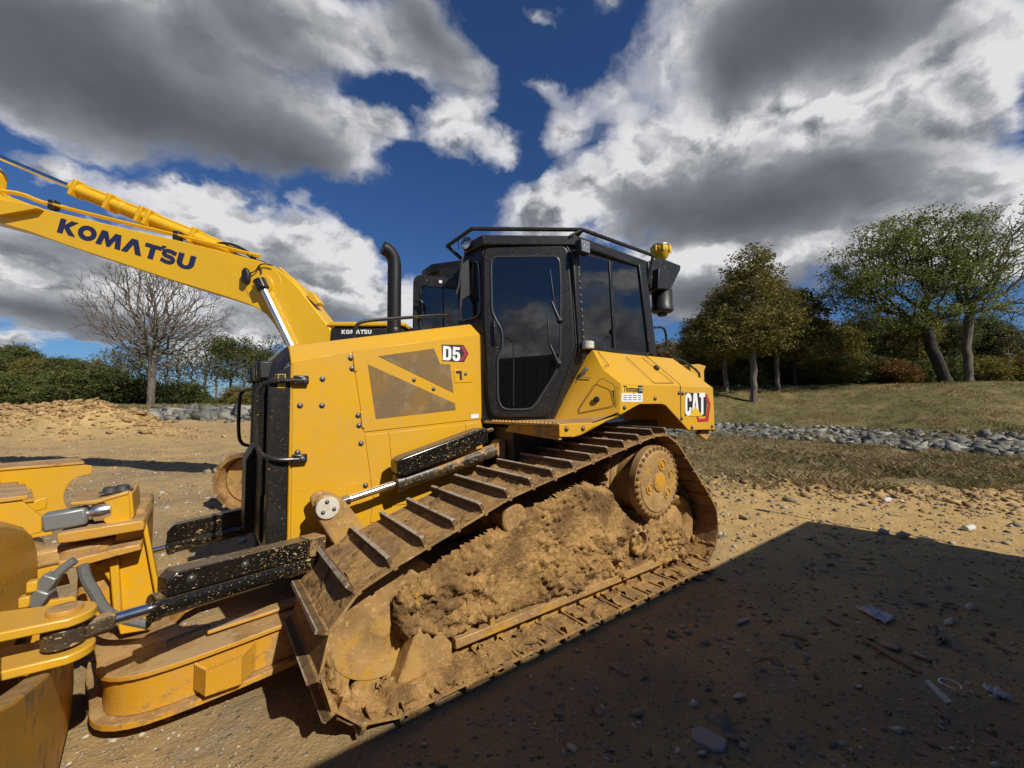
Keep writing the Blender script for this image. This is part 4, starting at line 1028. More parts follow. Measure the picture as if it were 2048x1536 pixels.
# ---- blade
def blade():
    n0, n1 = V(-.60, 1.50, 0), V(-1.52, 5.20, 0); ax = (n1 - n0).normalized(); L = (n1 - n0).length; back = V(ax.y, -ax.x, 0)   # back points to the machine
    def pt(s, h, b): return n0 + ax * s + back * b + V(0, 0, h)
    prof = []
    for k in range(15):
        t = k / 14; h = .03 + 1.10 * t; prof.append((h, -.02 + .30 * (2 * t - 1) ** 2 * (-1) + .16))
    pr = [(h, b) for h, b in prof] + [(h, b + .022) for h, b in prof[::-1]]
    mb = MB().loft([pt(0, h, b) for h, b in pr], [pt(L, h, b) for h, b in pr]); bl = mb.build('blade', M['yellow_low'], dz, 0.002)
    def beam(s0, s1, q, nm, mt='yellow_low'):
        MB().loft([pt(s0, h, b) for h, b in q], [pt(s1, h, b) for h, b in q]).build(nm, M[mt], bl, 0.008)
    beam(1.45, L - .02, [(.10, .12), (.10, .40), (.16, .46), (.42, .46), (.50, .36), (.50, .18)], 'lower_beam')
    beam(.02, L - .02, [(.98, .06), (1.00, .20), (1.10, .20), (1.13, .02)], 'upper_beam')
    MB().loft([pt(0, .02, -.20), pt(0, .02, -.16), pt(0, .16, -.10), pt(0, .16, -.14)], [pt(L, .02, -.20), pt(L, .02, -.16), pt(L, .16, -.10), pt(L, .16, -.14)]).build('cutting_edge', M['shoe'], bl, 0.002)
    beam(1.30, 3.4, [(.06, .10), (.06, .30), (.98, .30), (.98, .10)], 'backdrop_panel')  # added wall that closes the gap as a dark backdrop behind the hoses
    def ear(s, hb, name='blade_rib', th=.03, bmax=.44, top=1.13):
        q = [(.50, .20), (.50, .50), (.62, .47)]
        for k in range(9):
            a = math.radians(-70 + 150 * k / 8); q.append((.80 + .16 * math.sin(a), bmax - .11 * math.cos(a)))
        q += [(.97, bmax + .05), (1.04, bmax + .05), (top, bmax - .02), (top, .05)]
        MB().prism([pt(s, h, b) for h, b in q], ax * th).build(name, M['yellow'], bl, 0.005)
        MB().loft([pt(s - .01, h, b) for h, b in ((top + .001, .04), (top + .001, bmax + .0), (top + .022, bmax + .0), (top + .022, .04))], [pt(s + .42, h, b) for h, b in ((top + .001, .04), (top + .001, bmax + .0), (top + .022, bmax + .0), (top + .022, .04))]).build('rib_top_plate', M['yellow_low'], bl, 0.004)
    ear(1.42, .44, bmax=.30, top=1.135); ear(2.05, .4, bmax=.34, top=1.02); ear(3.50, .44, bmax=.66, top=1.06)
    # lug carrying the near angle cylinder
    for dzv, nm in ((.048, 'upper_lug'), (-.082, 'lower_lug')):
        c = b2 + V(0, 0, dzv); q = []
        for k in range(13):
            a = math.radians(-75 + 150 * k / 12); q.append(c + V(.085 * math.cos(a), .085 * math.sin(a), 0))
        q += [c + V(-.36, .20, 0), c + V(-.36, -.06, 0)]
        lg = MB().prism(q, (0, 0, .034)).build(nm, M['yellow'], bl, 0.006)
        if dzv > 0: MB().lathe(c + V(0, 0, .034), u_, [(.05, 0), (.05, .016), (.04, .02), (.01, .021)], 24).build('pin_head', M['yellow_low'], lg, 0.002)
    # plate behind the near half carrying the lugs, and the rounded casing above it
    pl = [(1.3, .98), (1.62, .84), (1.9, .74), (2.15, .65), (2.4, .57), (2.7, .45), (2.95, .33), (3.02, .20), (2.98, .06), (1.3, .06)]
    MB().prism([V(-.335 - (y - 1.3) * .085, y, z) for y, z in pl], (-.07, -.01, 0)).build('lug_plate', M['yellow_low'], bl, .012)
    cs = []
    for px, py in [(-60, 1036), (20, 1040), (52, 1050), (72, 1070), (81, 1100), (83, 1180), (74, 1240), (50, 1288), (-60, 1310)]:
        cs.append(at(px, py, 'y', 2.35 + (px + 60) / 143 * .62))
    MB().prism(cs, (-.28, .03, 0)).build('blade_casing', M['yellow_low'], bl, .03)
    # hydraulic hose along the blade
    h_ = [atY(2.45)(*p) for p in [(40, 1290), (62, 1240), (85, 1195), (100, 1165), (122, 1140), (150, 1120)]]
    MB().tube(h_, .017, 10, 2).build('hydraulic_hose', M['hose'], bl)
    for px in ((85, 1195), (100, 1165)):
        c = atY(2.45)(*px); MB().bar(c + V(-.02, .01, -.03), c + V(.01, -.0, .03), .05, .05).build('hose_clamp', M['grey'], bl, 0.006)
        MB().box(c.x - .06, c.x - .03, c.y - .02, c.y + .02, c.z - .02, c.z + .02).build('hose_clamp_block', M['yellow'], bl, 0.004)
    h2 = [atY(2.80)(*p) for p in [(165, 1130), (172, 1160), (190, 1185), (205, 1215), (230, 1235), (300, 1250)]]
    MB().tube(h2, .022, 10, 2).build('hydraulic_hose', M['hose'], bl)
blade()

# ---- cab
F0 = at(968, 650, 'y', 2.83); R0 = at(1150, 600, 'y', CY); dn = Vector((R0.y - F0.y, -(R0.x - F0.x), 0)).normalized()
if dn.y > 0: dn = -dn
D = atP(F0, dn); DO = lambda k: atP(F0 + dn * k, dn)
SD = atY(CY); SO = lambda k: atY(CY - k)
Ft, Fb = D(962, 478), D(985, 836); Rt, Rb = D(1147, 476), D(1168, 700)
Kt, Kb = SD(1283, 519), SD(1313, 713)
zr = Rt.z
Rl = D(1150, 700); Rl2 = D(1102, 836)
Gt, Gb = at(926, 520, 'y', 3.12), at(916, 655, 'y', 3.12)
Ft.z = zr - .03; Gt.z = zr - .04
Rts = SD(1148, 476); Rbs = SD(1168, 700)
# body as a lofted hull (bottom ring / top ring), darkened panes sit on it
bot = [V(Gb.x, Gb.y, 1.46), V(Fb.x, Fb.y, 1.46), V(Rl2.x, Rl2.y, 1.46)]
zb = 2.07
ringb = [V(Gb.x, 3.12, zb), D(972, 700).xy.to_3d() + V(0, 0, zb), V(R0.x, CY, zb), V(Kb.x, CY, zb)]
fx = D(968, 600); ringb[1] = V(fx.x, fx.y, zb)
ringt = [V(Gt.x + .02, 3.14, zr - .05), V(D(963, 490).x, D(963, 490).y, zr - .05), V(R0.x, CY + .001, zr - .05), V(Kt.x, CY + .001, zr - .05)]
full = lambda r: r + [mir(p) for p in r[::-1]] + [V(max(1.99, r[0].x + .05), YC, r[0].z)]
cab = MB().loft(full(ringb), full(ringt)).build('cab', M['cabblack'], dz, 0.006)
# lower part of the cab behind the door
lowp = [V(ringb[0].x, 3.12, 1.42), V(ringb[1].x, ringb[1].y, 1.42), V(Rl2.x, Rl2.y, 1.42), V(2.9, Rl2.y, 1.42)]
upp = [p.copy() for p in ringb]; upp[3] = V(2.9, CY + .02, zb); 
MB().loft(full(lowp), full(upp)).build('cab_lower', M['cabblack'], cab, 0.006)
# roof
ro = lambda p, dx, dy: V(p.x + dx, p.y - dy, 0)
rf = [V(at(928, 520, 'y', 3.06).x, 3.06, 0), V(ringt[1].x - .03, ringt[1].y - .05, 0), V(R0.x + .0, CY - .035, 0), V(Kt.x + .06, CY - .02, 0)]
zroof = [zr + .0] * 4
roof = MB().loft(full([V(p.x, p.y, zr - .075) for p in rf]), full([V(p.x, p.y, zr + .012) for p in rf])).build('roof', M['cabblack'], cab, 0.012)
MB().box(2.4, 3.2, 2.9, 3.86, zr + .012, zr + .05).build('roof_hatch', M['cabblack'], roof, 0.015)
# rounded outline helper
def rnd(pts, r=4, n=4):
    out = []
    for i, p in enumerate(pts):
        a = Vector(pts[i - 1]); b = Vector(p); c = Vector(pts[(i + 1) % len(pts)])
        ra = min(r, (a - b).length * .45); rc = min(r, (c - b).length * .45); s = b + (a - b).normalized() * ra; e = b + (c - b).normalized() * rc
        for k in range(n + 1): t = k / n; out.append(tuple(s * (1 - t) ** 2 + b * 2 * t * (1 - t) + e * t * t))
    return out
DOORO = rnd([(966.5, 494), (1136, 491), (1142, 560), (1151, 699), (1100, 834), (984, 835.5), (976, 800), (971, 690), (966.5, 640)], 16)
GLASS = rnd([(982.5, 514), (1118, 513), (1121, 560), (1121, 700), (1112, 745), (1066, 816), (1050, 819), (1006, 819), (995.5, 800), (995, 716), (1005, 698), (1005, 662), (984, 624), (982.5, 560)], 13)
door = MB().prism([DO(.035)(*p) for p in DOORO], -dn * .05).build('door', M['cabblack'], cab, 0.012, 3)
MB().prism([DO(.0375)(*p) for p in GLASS], -dn * .01).build('door_pane', M['glass'], door)
def gasket(pts, f, r, name, par, mt='rubber'):
    P = [f(*p) for p in pts]; MB().tube(P + P[:2], r, 8).build(name, M[mt], par)
GASK = plain('grey_rubber', (0.055, 0.055, 0.055), 0.3, 0, .05); M['gasket'] = GASK
gasket(GLASS, DO(.037), .0085, 'window_seal', door, 'gasket')
gasket(rnd([(965.5, 493), (1137, 490), (1143, 560), (1152.5, 699), (1101, 835.5), (983, 837), (974.5, 800), (969.5, 690), (965.5, 640)], 16), DO(.012), .009, 'door_seal', cab, 'rubber')
hd = MB().prism([DO(.043)(*p) for p in rnd([(984, 638), (994, 637), (995, 690), (985.5, 694)], 4)], -dn * .012).build('handle_recess', M['rubber'], door, 0.003)
MB().tube([DO(.052)(988.5, 644), DO(.058)(989, 655), DO(.058)(990, 676), DO(.05)(990.5, 686)], .010, 8, 1).build('door_handle', M['black'], hd)
# wipers
for piv, elb, t0, t1 in (((1119.5, 641), (1104, 603), (1100, 538), (1109, 611)), ((1117, 727), (1101, 690), (1094, 622), (1099.5, 694))):
    w = MB().lathe(DO(.036)(*piv), dn, [(.026, 0), (.026, .02), (.018, .032), (.008, .036)], 18).build('wiper', M['rubber'], door, 0.002)
    MB().tube([DO(.066)(*piv), DO(.066)((piv[0] + elb[0]) / 2, (piv[1] + elb[1]) / 2), DO(.055)(*elb)], [.011, .009, .006], 8).build('wiper_arm', M['black'], w)
    MB().tube([DO(.050)(*t0), DO(.052)((t0[0] + t1[0]) / 2, (t0[1] + t1[1]) / 2), DO(.050)(*t1)], [.003, .006, .004], 6).build('wiper_blade', M['rubber'], w)
# inner grab rail seen through the pane
MB().tube([DO(.043)(1012, 673), DO(.043)(1022, 677), DO(.043)(1027, 684), DO(.043)(1027, 812)], .006, 6).build('inner_grab_rail', M['rubber'], door)
# rear side windows
W1 = rnd([(1161.5, 508), (1219, 522), (1229, 698), (1167, 688)], 5); W2 = rnd([(1223.5, 523), (1280, 536), (1298, 704), (1233, 698.5)], 5)
for W in (W1, W2):
    for side in (0, 1):
        m = MB().prism([SO(.012)(*p) for p in W], (0, .01, 0)); (m if side == 0 else m.mirror()).build('side_window', M['glass'], cab)
MB().prism([SO(.022)(*p) for p in [(1218.5, 521), (1224, 523), (1233.5, 699), (1228, 697.5)]], (0, .02, 0)).build('window_post', M['cabblack'], cab, 0.004)
MB().prism([SO(.03)(*p) for p in [(1146, 500), (1156, 503), (1166, 700), (1158, 704)]], (0, .05, 0)).build('door_post', M['cabblack'], cab, 0.008)
MB().prism([SO(.022)(*p) for p in [(1156, 503), (1161, 504), (1169, 690), (1166, 700)]], (0, .02, 0)).build('post_trim', M['black'], cab, 0.004)
MB().prism([SO(.03)(*p) for p in [(1278, 528), (1292, 532), (1315, 714), (1299, 706)]], (0, .06, 0)).build('rear_post', M['cabblack'], cab, 0.008)
MB().prism([SO(.03)(*p) for p in [(1160, 687), (1233, 698), (1300, 705), (1301, 712), (1232, 706), (1160, 695)]], (0, .04, 0)).build('window_sill_rail', M['black'], cab, 0.004)
for i in range(11):
    bolt(SO(.031)(1158 + i * .9, 535 + i * 14), (0, -1, 0), cab, .007)
# quarter window and its frame; windscreen
qn = Vector((ringb[1].y - ringb[0].y, -(ringb[1].x - ringb[0].x), 0)).normalized()
if qn.y > 0: qn = -qn
Q = lambda k: atP(ringb[1] + qn * k, qn)
QW = rnd([(926, 524), (956, 524), (960, 560), (960.5, 625), (952, 634), (921, 643)], 5)
MB().prism([Q(.012)(*p) for p in QW], -qn * .01).build('quarter_window', M['glass'], cab)
gasket(QW, Q(.014), .008, 'window_seal', cab, 'gasket')
fpn = Vector((-.56, -.83, 0)).normalized(); FPL = lambda k: atP(V(1.62, 3.60, 2.5) + fpn * k, fpn)
OUT = rnd([(826, 556), (838, 548), (920, 558), (924, 700), (824, 700)], 9)
fp_ = MB().prism([FPL(.0)(*p) for p in OUT], -fpn * .05).build('front_far_panel', M['cabblack'], cab, .012)
FW = rnd([(842, 574), (850, 571), (918, 578), (920, 690), (840, 690)], 7)
MB().prism([FPL(.004)(*p) for p in FW], -fpn * .01).build('front_pane', M['glass'], fp_)
gasket(FW, FPL(.005), .008, 'window_seal', fp_, 'rubber')
MB().prism([FPL(.006)(*p) for p in [(885, 576), (888, 576.5), (888, 660), (885, 660)]], -fpn * .004).build('pane_divider', M['rubber'], fp_)
MB().prism([FPL(.004)(*p) for p in [(878, 560), (884, 560.6), (884, 566.4), (878, 566)]], -fpn * .003).build('white_marker', M['white'], fp_)
MB().tube([FPL(.05)(*p) for p in [(830, 601), (846, 601), (846, 630)]], .012, 8, 1).build('grab_rail', M['black'], fp_)
if 0: MB().prism([V(ringb[0].x - .008, 3.16, 2.13), V(ringb[0].x - .008, 3.60, 2.13), V(ringt[0].x - .008, 3.60, zr - .16), V(ringt[0].x - .008, 3.16, zr - .16)], (.01, 0, 0)).build('windscreen', M['glass'], cab)
# roof rail
zA = D(943, 461).z
rl = MB(); k1 = DO(.05)(944, 461); k2 = SO(.05)(1165, 456); k3 = SO(.05)(1306, 511)
zz = (k1.z + k2.z) / 2; k1.z = zz; k2.z = zz; 
k0 = at(894, 492, 'y', 3.22); kk = at(921, 516, 'y', 3.10)
path = [kk, k0, k0.lerp(k1, .97), k1, k2, k3]
rl.tube([kk, kk.lerp(k0, .93), k0, k0.lerp(k1, .05), k0.lerp(k1, .93), k1, k1.lerp(k2, .05), k2.lerp(k1, .04), k2, k2.lerp(k3, .04), k3], .017, 10, 1)
MB().tube([V(2.6, CY - .05, k2.z), k2.lerp(k3, .5), k3], .017, 10).mirror().build('roof_rail', M['black'], cab)
rl.tube([k2, V(k2.x - .02, k2.y + .08, zr)], .016, 8); rl.tube([k2.lerp(k3, .0), V(k2.x - .10, k2.y + .05, zr)], .012, 8); rl.tube([k3, V(k3.x - .01, k3.y + .06, zr - .2)], .016, 8)
rl.build('roof_rail', M['black'], cab)
# lamps at front of roof and beside the door
lb = MB()
lp = at(933, 487, 'y', 3.0); lm = MB().lathe(lp, (-1, -.35, 0), [(.02, -.10), (.05, -.06), (.058, 0), (.055, .008)], 18).build('roof_lamp', M['rubber'], cab)
MB().lathe(lp, (-1, -.35, 0), [(.048, .0085), (.03, .016), (.01, .018)], 18).build('lamp_lens', M['chrome'], lm)
MB().bar(lp + V(.05, 0, -.02), lp + V(.10, .06, -.16), .05, .04).build('lamp_bracket', M['rubber'], lm, .004)
for px, py, y in ((945, 498, 2.93), (938, 512, 3.0), (928, 505, 3.06)):
    c = at(px, py, 'y', y); MB().bar(c + V(0, 0, .05), c - V(0, 0, .07), .05, .06).build('mirror_bracket', M['rubber'], cab, .006)
lp = SO(.10)(1166, 495); lm = MB().box(lp.x - .055, lp.x + .055, lp.y - .03, lp.y + .04, lp.z - .055, lp.z + .055).build('work_lamp', M['rubber'], cab, .010)
MB().box(lp.x - .045, lp.x + .045, lp.y - .033, lp.y - .0305, lp.z - .045, lp.z + .045).build('lamp_lens', M['grey'], lm)
for i in (-1, 1):
    for j in (-1, 1): MB().lathe(lp + V(i * .02, -.033, j * .02), (0, -1, 0), [(.014, 0), (.012, .004), (.003, .005)], 10).build('lamp_reflector', M['chrome'], lm)
# mirror hanging in front of the quarter window, antenna
MB().tube([at(917, 498, 'y', 3.05), at(914.5, 441, 'y', 3.05)], [.004, .002], 6).build('antenna', M['rubber'], cab)
MB().tube([at(925, 515, 'y', 2.96), at(918, 570, 'y', 2.96), at(912, 590, 'y', 2.96)], .012, 8).build('mirror_arm', M['black'], cab)
MB().prism([at(*p, 'y', 2.95) for p in [(923, 528), (938, 518), (940, 590), (926, 600), (920, 640), (917, 640)]], (.02, .03, 0)).build('mirror', M['rubber'], cab, .006)
# positioning receiver on the rear corner
ax0 = SO(-.25)(1322, 515)
rc = MB().lathe(ax0 - V(0, 0, .03), (0, 0, 1), [(.045, 0), (.065, .02), (.085, .05), (.098, .08), (.104, .09), (.104, .13), (.094, .135), (.09, .15)], 24).build('position_receiver', M['labelyellow'], cab, .003)
MB().lathe(ax0 + V(0, 0, .121), (0, 0, 1), [(.098, 0), (.09, .022), (.05, .034), (.01, .038)], 24).build('receiver_dome', M['grey'], rc)
MB().cyl(ax0 - V(0, 0, .16), ax0 - V(0, 0, .03), .022).build('receiver_mast', M['grey'], rc)
for a in range(8): 
    t = a * math.pi / 4; c = ax0 + V(.102 * math.cos(t), .102 * math.sin(t), .07); MB().box(c.x - .012, c.x + .012, c.y - .012, c.y + .012, c.z - .02, c.z + .05).build('receiver_rib', M['labelyellow'], rc, .003)
# black rear box with pre-cleaner canister
B = atY(CY + .12)
MB().prism([B(*p) for p in [(1296, 522), (1322, 515), (1362, 531), (1361, 540), (1341, 581), (1300, 577)]], (0, .55, 0)).build('rear_box', M['cabblack'], cab, .010)
MB().prism([atY(CY + .05)(*p) for p in [(1318, 536), (1338, 540), (1342, 579), (1316, 577)]], (0, .2, 0)).build('duct', M['rubber'], cab, .008)
c = atY(CY + .16)(1324, 598)
MB().lathe(c - V(0, 0, .15), (0, 0, 1), [(.03, -.04), (.05, -.035), (.05, -.01), (.10, 0), (.115, .015), (.115, .06), (.108, .07), (.108, .24)], 26).build('precleaner', M['rubber'], cab, .003)
q = [SO(.0)(1309, 655), SO(.02)(1322, 654), SO(.02)(1331, 660), SO(.02)(1334, 692), SO(.02)(1328, 700), SO(.0)(1314, 703)]
MB().tube(q, .012, 8, 1).build('rear_grab_handle', M['black'], cab)

# ---- fenders (tank covers) with step
FS = atY(FYD)
def fender(side):
    f = (lambda m: m) if side == 0 else (lambda m: m.mirror())
    poly = [(1119, 848), (1189, 846), (1240, 829), (1242, 768), (1357, 771), (1426, 776), (1430, 859), (1377, 860), (1332, 811), (1325, 808), (1281, 808), (1272, 812), (1162, 870), (1148, 874), (1119, 874)]
    fe = f(MB().prism([FS(*p) for p in poly], (0, .012, 0))).build('fender', M['yellow'], dz, .004)
    T1 = at(1185, 699, 'y', CY - .02); T2 = FS(1242, 768); T3 = FS(1240, 829); T4 = at(1103, 839, 'y', 2.50)
    E1 = at(1355, 713, 'y', CY - .02); E2 = FS(1426, 776); Mx = at(1206, 739, 'y', 2.22); Mb = at(1123, 839, 'y', 2.43)
    E1.z = T1.z; xe = E2.x
    sh = MB(); pts = [T1, Mx, T2, E2, V(xe - .30, CY - .02, T1.z), T3, T4, Mb, V(xe - .30, CY + .30, T1.z), V(T1.x - .05, CY + .30, T1.z), V(xe, FYD, 1.30), V(xe, 3.2, 1.30), V(xe, 3.2, E2.z), V(xe - .30, 3.2, T1.z), V(T4.x + .1, 2.9, T4.z)]
    sh.add(pts, [(0, 1, 2, 3, 4), (1, 7, 5, 2), (0, 6, 7, 1), (0, 4, 8, 9), (3, 10, 11, 12), (3, 12, 13, 4), (4, 13, 8), (0, 9, 14, 6)])
    f(sh).build('fender_cover', M['yellow'], fe, .006)
    # step
    S = [at(968, 842, 'y', HS - .03), FS(1119, 848), FS(1189, 846), FS(1240, 829), T4 + V(0, 0, -.004), at(988, 838, 'y', 2.78)]
    zz = sum(p.z for p in S[:3]) / 3
    S = [V(p.x, p.y + (.012 if abs(p.y - FYD) < .01 else 0), p.z) for p in S]
    st = f(MB().prism(S, (0, 0, -.02))).build('step', M['yellow_low'], fe, .003)
    a, b = S[0], S[1]; dd = (b - a)
    f(MB().prism([a.lerp(b, .36) + V(.012, 0, -.02), b + V(.004, 0, -.02), b + V(.004, 0, -.115), a.lerp(b, .30) + V(.012, 0, -.075)], (.03, 0, 0))).build('step_box', M['yellow_low'], st, .004)
    if side == 0:
        for k in range(19):
            p = a.lerp(b, .08 + k * .048); q2 = p + V(.02, .0, .0)
            MB().lathe(q2 + V(.02, .0, -.002), (0, 0, 1), [(.013, 0), (.010, .012), (.005, .013)], 8).build('step_stud', M['yellow_low'], st)
        for p in ((1133, 858), (1166, 857), (1249, 815), (1310, 797), (1358, 786), (1363, 837), (1384, 855), (1424, 853), (1365, 787)): bolt(atY(FYD - .003)(*p), (0, -1, 0), fe, .0125)
        # seam of the rear corner piece
        MB().prism([atY(FYD - .0005)(*p) for p in [(1360, 772), (1361.4, 772), (1362.4, 842), (1361, 841)]], (0, -.001, 0)).build('panel_seam', M['ink'], fe)
        sl = lambda px, py: atP(T2, (T2 - E2).cross(T1 - T2).normalized())(px, py)
        nn_ = (T2 - E2).cross(T1 - T2).normalized(); nn_ = nn_ if nn_.z > 0 else -nn_
        def seam(L, w=.004, f_=sl, n_=nn_):
            m = MB()
            for p, q in zip(L, L[1:]): m.bar(f_(*p) + n_ * .001, f_(*q) + n_ * .001, w, .003, n_)
            m.build('panel_seam', M['ink'], fe)
        seam([(1252.5, 714), (1300, 758), (1308, 766), (1347, 766), (1285, 716)]); seam([(1196, 703), (1218, 732), (1208, 732)]); seam([(1290, 712), (1300, 718), (1357, 766), (1361, 771)])
        MB().lathe(sl(1313, 735.5), nn_, [(.030, 0), (.026, .012), (.012, .016)], 16).build('cover_latch', M['rubber'], fe)
        # service door on the front facet
        fn = (Mb - T2).cross(T3 - T2).normalized(); fn = fn if fn.y < 0 else -fn; fp = atP(T3, fn)
        seam([(1158, 824), (1160, 815), (1199, 759), (1205, 757), (1227, 769), (1230, 776), (1231, 806), (1225, 812), (1160, 826), (1158, 824)], .004, fp, fn)
        seam([(1231, 774), (1234, 774), (1234, 811), (1231, 811)], .003, fp, fn)
        MB().lathe(fp(1193, 799), fn, [(.026, 0), (.022, .012), (.010, .014)], 14).build('door_lock', M['rubber'], fe)
        fa = (Mx - T1).cross(Mb - T1).normalized(); fa = fa if fa.y < 0 else -fa; fq = atP(T1, fa)
        MB().tube([fq(1162, 753) + fa * .015, fq(1172, 744) + fa * .035, fq(1176, 740) + fa * .03], [.012, .018, .02], 10).build('hand_lamp', M['grey'], fe)
        MB().tube([fq(1154, 763) + fa * .01, fq(1163, 755) + fa * .015, fq(1182, 757) + fa * .012], .004, 6).build('bracket_wire', M['grey'], fe)
        MB().lathe(at(1176, 692, 'y', CY - .07), (0, 0, 1), [(.05, -.02), (.05, .035), (.035, .04)], 18).build('filler_cap', M['capwhite'], fe)
        # CAT decal
        K = lambda k: atY(FYD - k)
        dc = MB().prism([K(.0005)(*p) for p in [(1370, 785), (1407, 786.5), (1414, 806), (1411, 832), (1393, 833), (1390, 828), (1369.5, 832)]], (0, -.001, 0)).build('maker_decal', M['ink'], fe)
        MB().prism([K(.002)(*p) for p in [(1410, 787), (1414, 789), (1421, 808), (1416.5, 843), (1396, 844), (1393, 833.5), (1396, 833.5), (1399, 838), (1411, 836.5), (1416, 808), (1409, 790)]], (0, -.001, 0)).build('decal_hexagon', M['red'], dc)
        o0 = K(.0025)(1370, 832); ex = K(.0025)(1410, 828.5) - o0; ey = K(.0025)(1370, 786.5) - o0; ex.y = 0; ey.y = 0
        word('Cat', o0, ex, ey, M['white'], dc, .03)
        MB().prism([K(.0045)(*p) for p in [(1390.5, 812), (1405, 832), (1379, 832.5)]], (0, -.001, 0)).build('decal_triangle', M['labelyellow'], dc)
        # dealer label
        dl = MB().prism([K(.0005)(*p) for p in [(1243, 786), (1285, 787), (1285, 804), (1243, 803.5)]], (0, -.001, 0)).build('dealer_label', M['white'], fe)
        MB().prism([K(.0006)(*p) for p in [(1243, 770.5), (1275, 771), (1275, 786.4), (1243, 785.4)]], (0, -.001, 0)).build('label_band', M['labelyellow'], dl)
        MB().prism([K(.0006)(*p) for p in [(1275.5, 771), (1285, 771.2), (1285, 786.6), (1275.5, 786.4)]], (0, -.001, 0)).build('label_band', M['ink'], dl)
        def font(txt, p, size, mt, par, sx=1.0, bold=.0):
            fc = bpy.data.curves.new('f', 'FONT'); fc.body = txt; fc.size = size; fc.extrude = .0004; fc.offset = bold
            tmp = bpy.data.objects.new('tmp', fc); col.objects.link(tmp)
            me = bpy.data.meshes.new_from_object(tmp.evaluated_get(bpy.context.evaluated_depsgraph_get())); bpy.data.objects.remove(tmp)
            me.transform(Matrix(((sx, 0, 0, p.x), (0, 0, -1, p.y), (0, 1, 0, p.z), (0, 0, 0, 1)))); me.materials.clear(); me.materials.append(M[mt])
            o = bpy.data.objects.new('lettering', me); col.objects.link(o); put(o, par); return o
        font('Thompson', K(.0025)(1247, 783), .068, 'ink', dl, .78, .0015)
        font('CAT', K(.0025)(1276.5, 782), .045, 'white', dl, .62, .001)
        for r_ in range(3):
            for c_ in range(4):
                p = K(.0022)(1247 + c_ * 9.6, 790 + r_ * 4.2); MB().box(p.x, p.x + .045, p.y - .0005, p.y, p.z - .006, p.z).build('small_print', M['grey'], dl, smooth=0)
fender(0); fender(1)
# rear bumper hook, ripper carriage with handle
MB().prism([atY(2.14)(*p) for p in [(1405, 860), (1420, 860), (1422, 868), (1413, 880), (1398, 868)]], (0, .05, 0)).build('tow_hook', M['yellow_low'], dz, .004)
MB().prism([atY(3.0)(*p) for p in [(1398, 728), (1412, 732), (1408, 742), (1409, 770), (1400, 778), (1385, 770), (1380, 730)]], (0, .8, 0)).build('ripper_carriage', M['yellow'], dz, .006)
MB().tube([atY(2.7)(*p) for p in [(1352, 722), (1356, 718), (1368, 722), (1398, 744), (1399, 755)]], .014, 8, 1).build('rear_handle', M['black'], dz)

# ------------------------------------------------------------------ excavator behind the bulldozer
FH = Vector((FX, FY_, 0)); 
def W(r, d, z): p = RGT * r + FH * d; return V(p.x, p.y, z)
def atD(d):
    def f(px, py): rr = ray(px, py); return CAM + rr * (d / rr.dot(FH))
    return f
xc = W(-1.9, 7.1, 0)
xv = thing('excavator', 'lemon yellow excavator with its long boom raised behind the bulldozer', 'excavator', xc)
BD = 6.75; E1_ = atD(BD)
boom_px = [(-70, 352), (0, 391), (30, 397), (79, 416), (239, 454), (352, 480), (454, 505), (520, 522), (548, 533), (566, 546), (582, 560), (600, 580), (616, 600), (655, 650), (690, 700), (700, 740), (650, 760), (600, 720),
           (567, 686), (560, 668), (548, 648), (533, 629), (515, 617), (495, 608), (444, 591), (342, 560), (240, 526), (137, 492), (60, 464), (0, 446), (-70, 428)]
boom = MB().prism([E1_(*p) for p in boom_px], FH * .52).build('boom', M['lemon'], xv, 0.012)
# seams and boss plates
def xpanel(pts, d, th, nm, mt, par, bv=.004): return MB().prism([atD(d)(*p) for p in pts], FH * th).build(nm, M[mt], par, bv)
o0 = atD(BD - .004)(113.5, 464); ex = atD(BD - .004)(385, 542) - o0; ey = atD(BD - .004)(122, 436) - o0
ex -= FH * ex.dot(FH); ey -= FH * ey.dot(FH)
word("KOMAT'SU", o0, ex, ey, M['navy'], boom, .05)
pc = atD(BD - .02)(526, 569)
pb = MB().lathe(pc, -FH, [(.30, -.03), (.30, -.012), (.16, -.010), (.16, .02), (.10, .025)], 36).build('boss_plate', M['lemon'], boom, .003)
MB().lathe(pc - FH * .03, -FH, [(.085, 0), (.085, .07), (.07, .08), (.01, .082)], 24).build('boss_pin', M['capwhite'], pb)
bc = MB().lathe(pc - FH * .06, (atD(BD - .05)(586, 700) - pc), [(.10, -.06), (.10, .10), (.05, .14)], 20).build('boom_cylinder', M['black_mud'], xv)
MB().cyl(pc - FH * .06, atD(BD - .08)(592, 712), .055).build('piston_rod', M['chrome'], bc)
MB().cyl(pc + FH * .70, atD(BD + .68)(592, 712), .055).build('piston_rod', M['chrome'], bc)
xpanel([(482, 540), (490, 533), (497, 545), (496, 560), (489, 568), (481, 562)], BD - .10, .09, 'work_lamp', 'rubber', boom, .02)
MB().tube([atD(BD - .05)(*p) for p in [(497, 548), (512, 542), (518, 530), (530, 527), (545, 531)]], .010, 8, 1).build('lamp_cable', M['rubber'], boom)
MB().tube([atD(BD - .03)(*p) for p in [(521, 556), (523, 540), (518, 534), (520, 530)]], .010, 8, 1).build('lamp_cable', M['rubber'], boom)
for L in ([(468, 510), (443, 590)], [(603, 584), (570, 640)]):
    MB().bar(atD(BD - .001)(*L[0]), atD(BD - .001)(*L[1]), .012, .006, FH).build('weld_seam', M['lemon'], boom)
xpanel([(-70, 405), (0, 430), (76, 416), (70, 411), (0, 398), (-70, 360)], BD - .10, .72, 'boom_tip_plate', 'lemon', boom, .01)
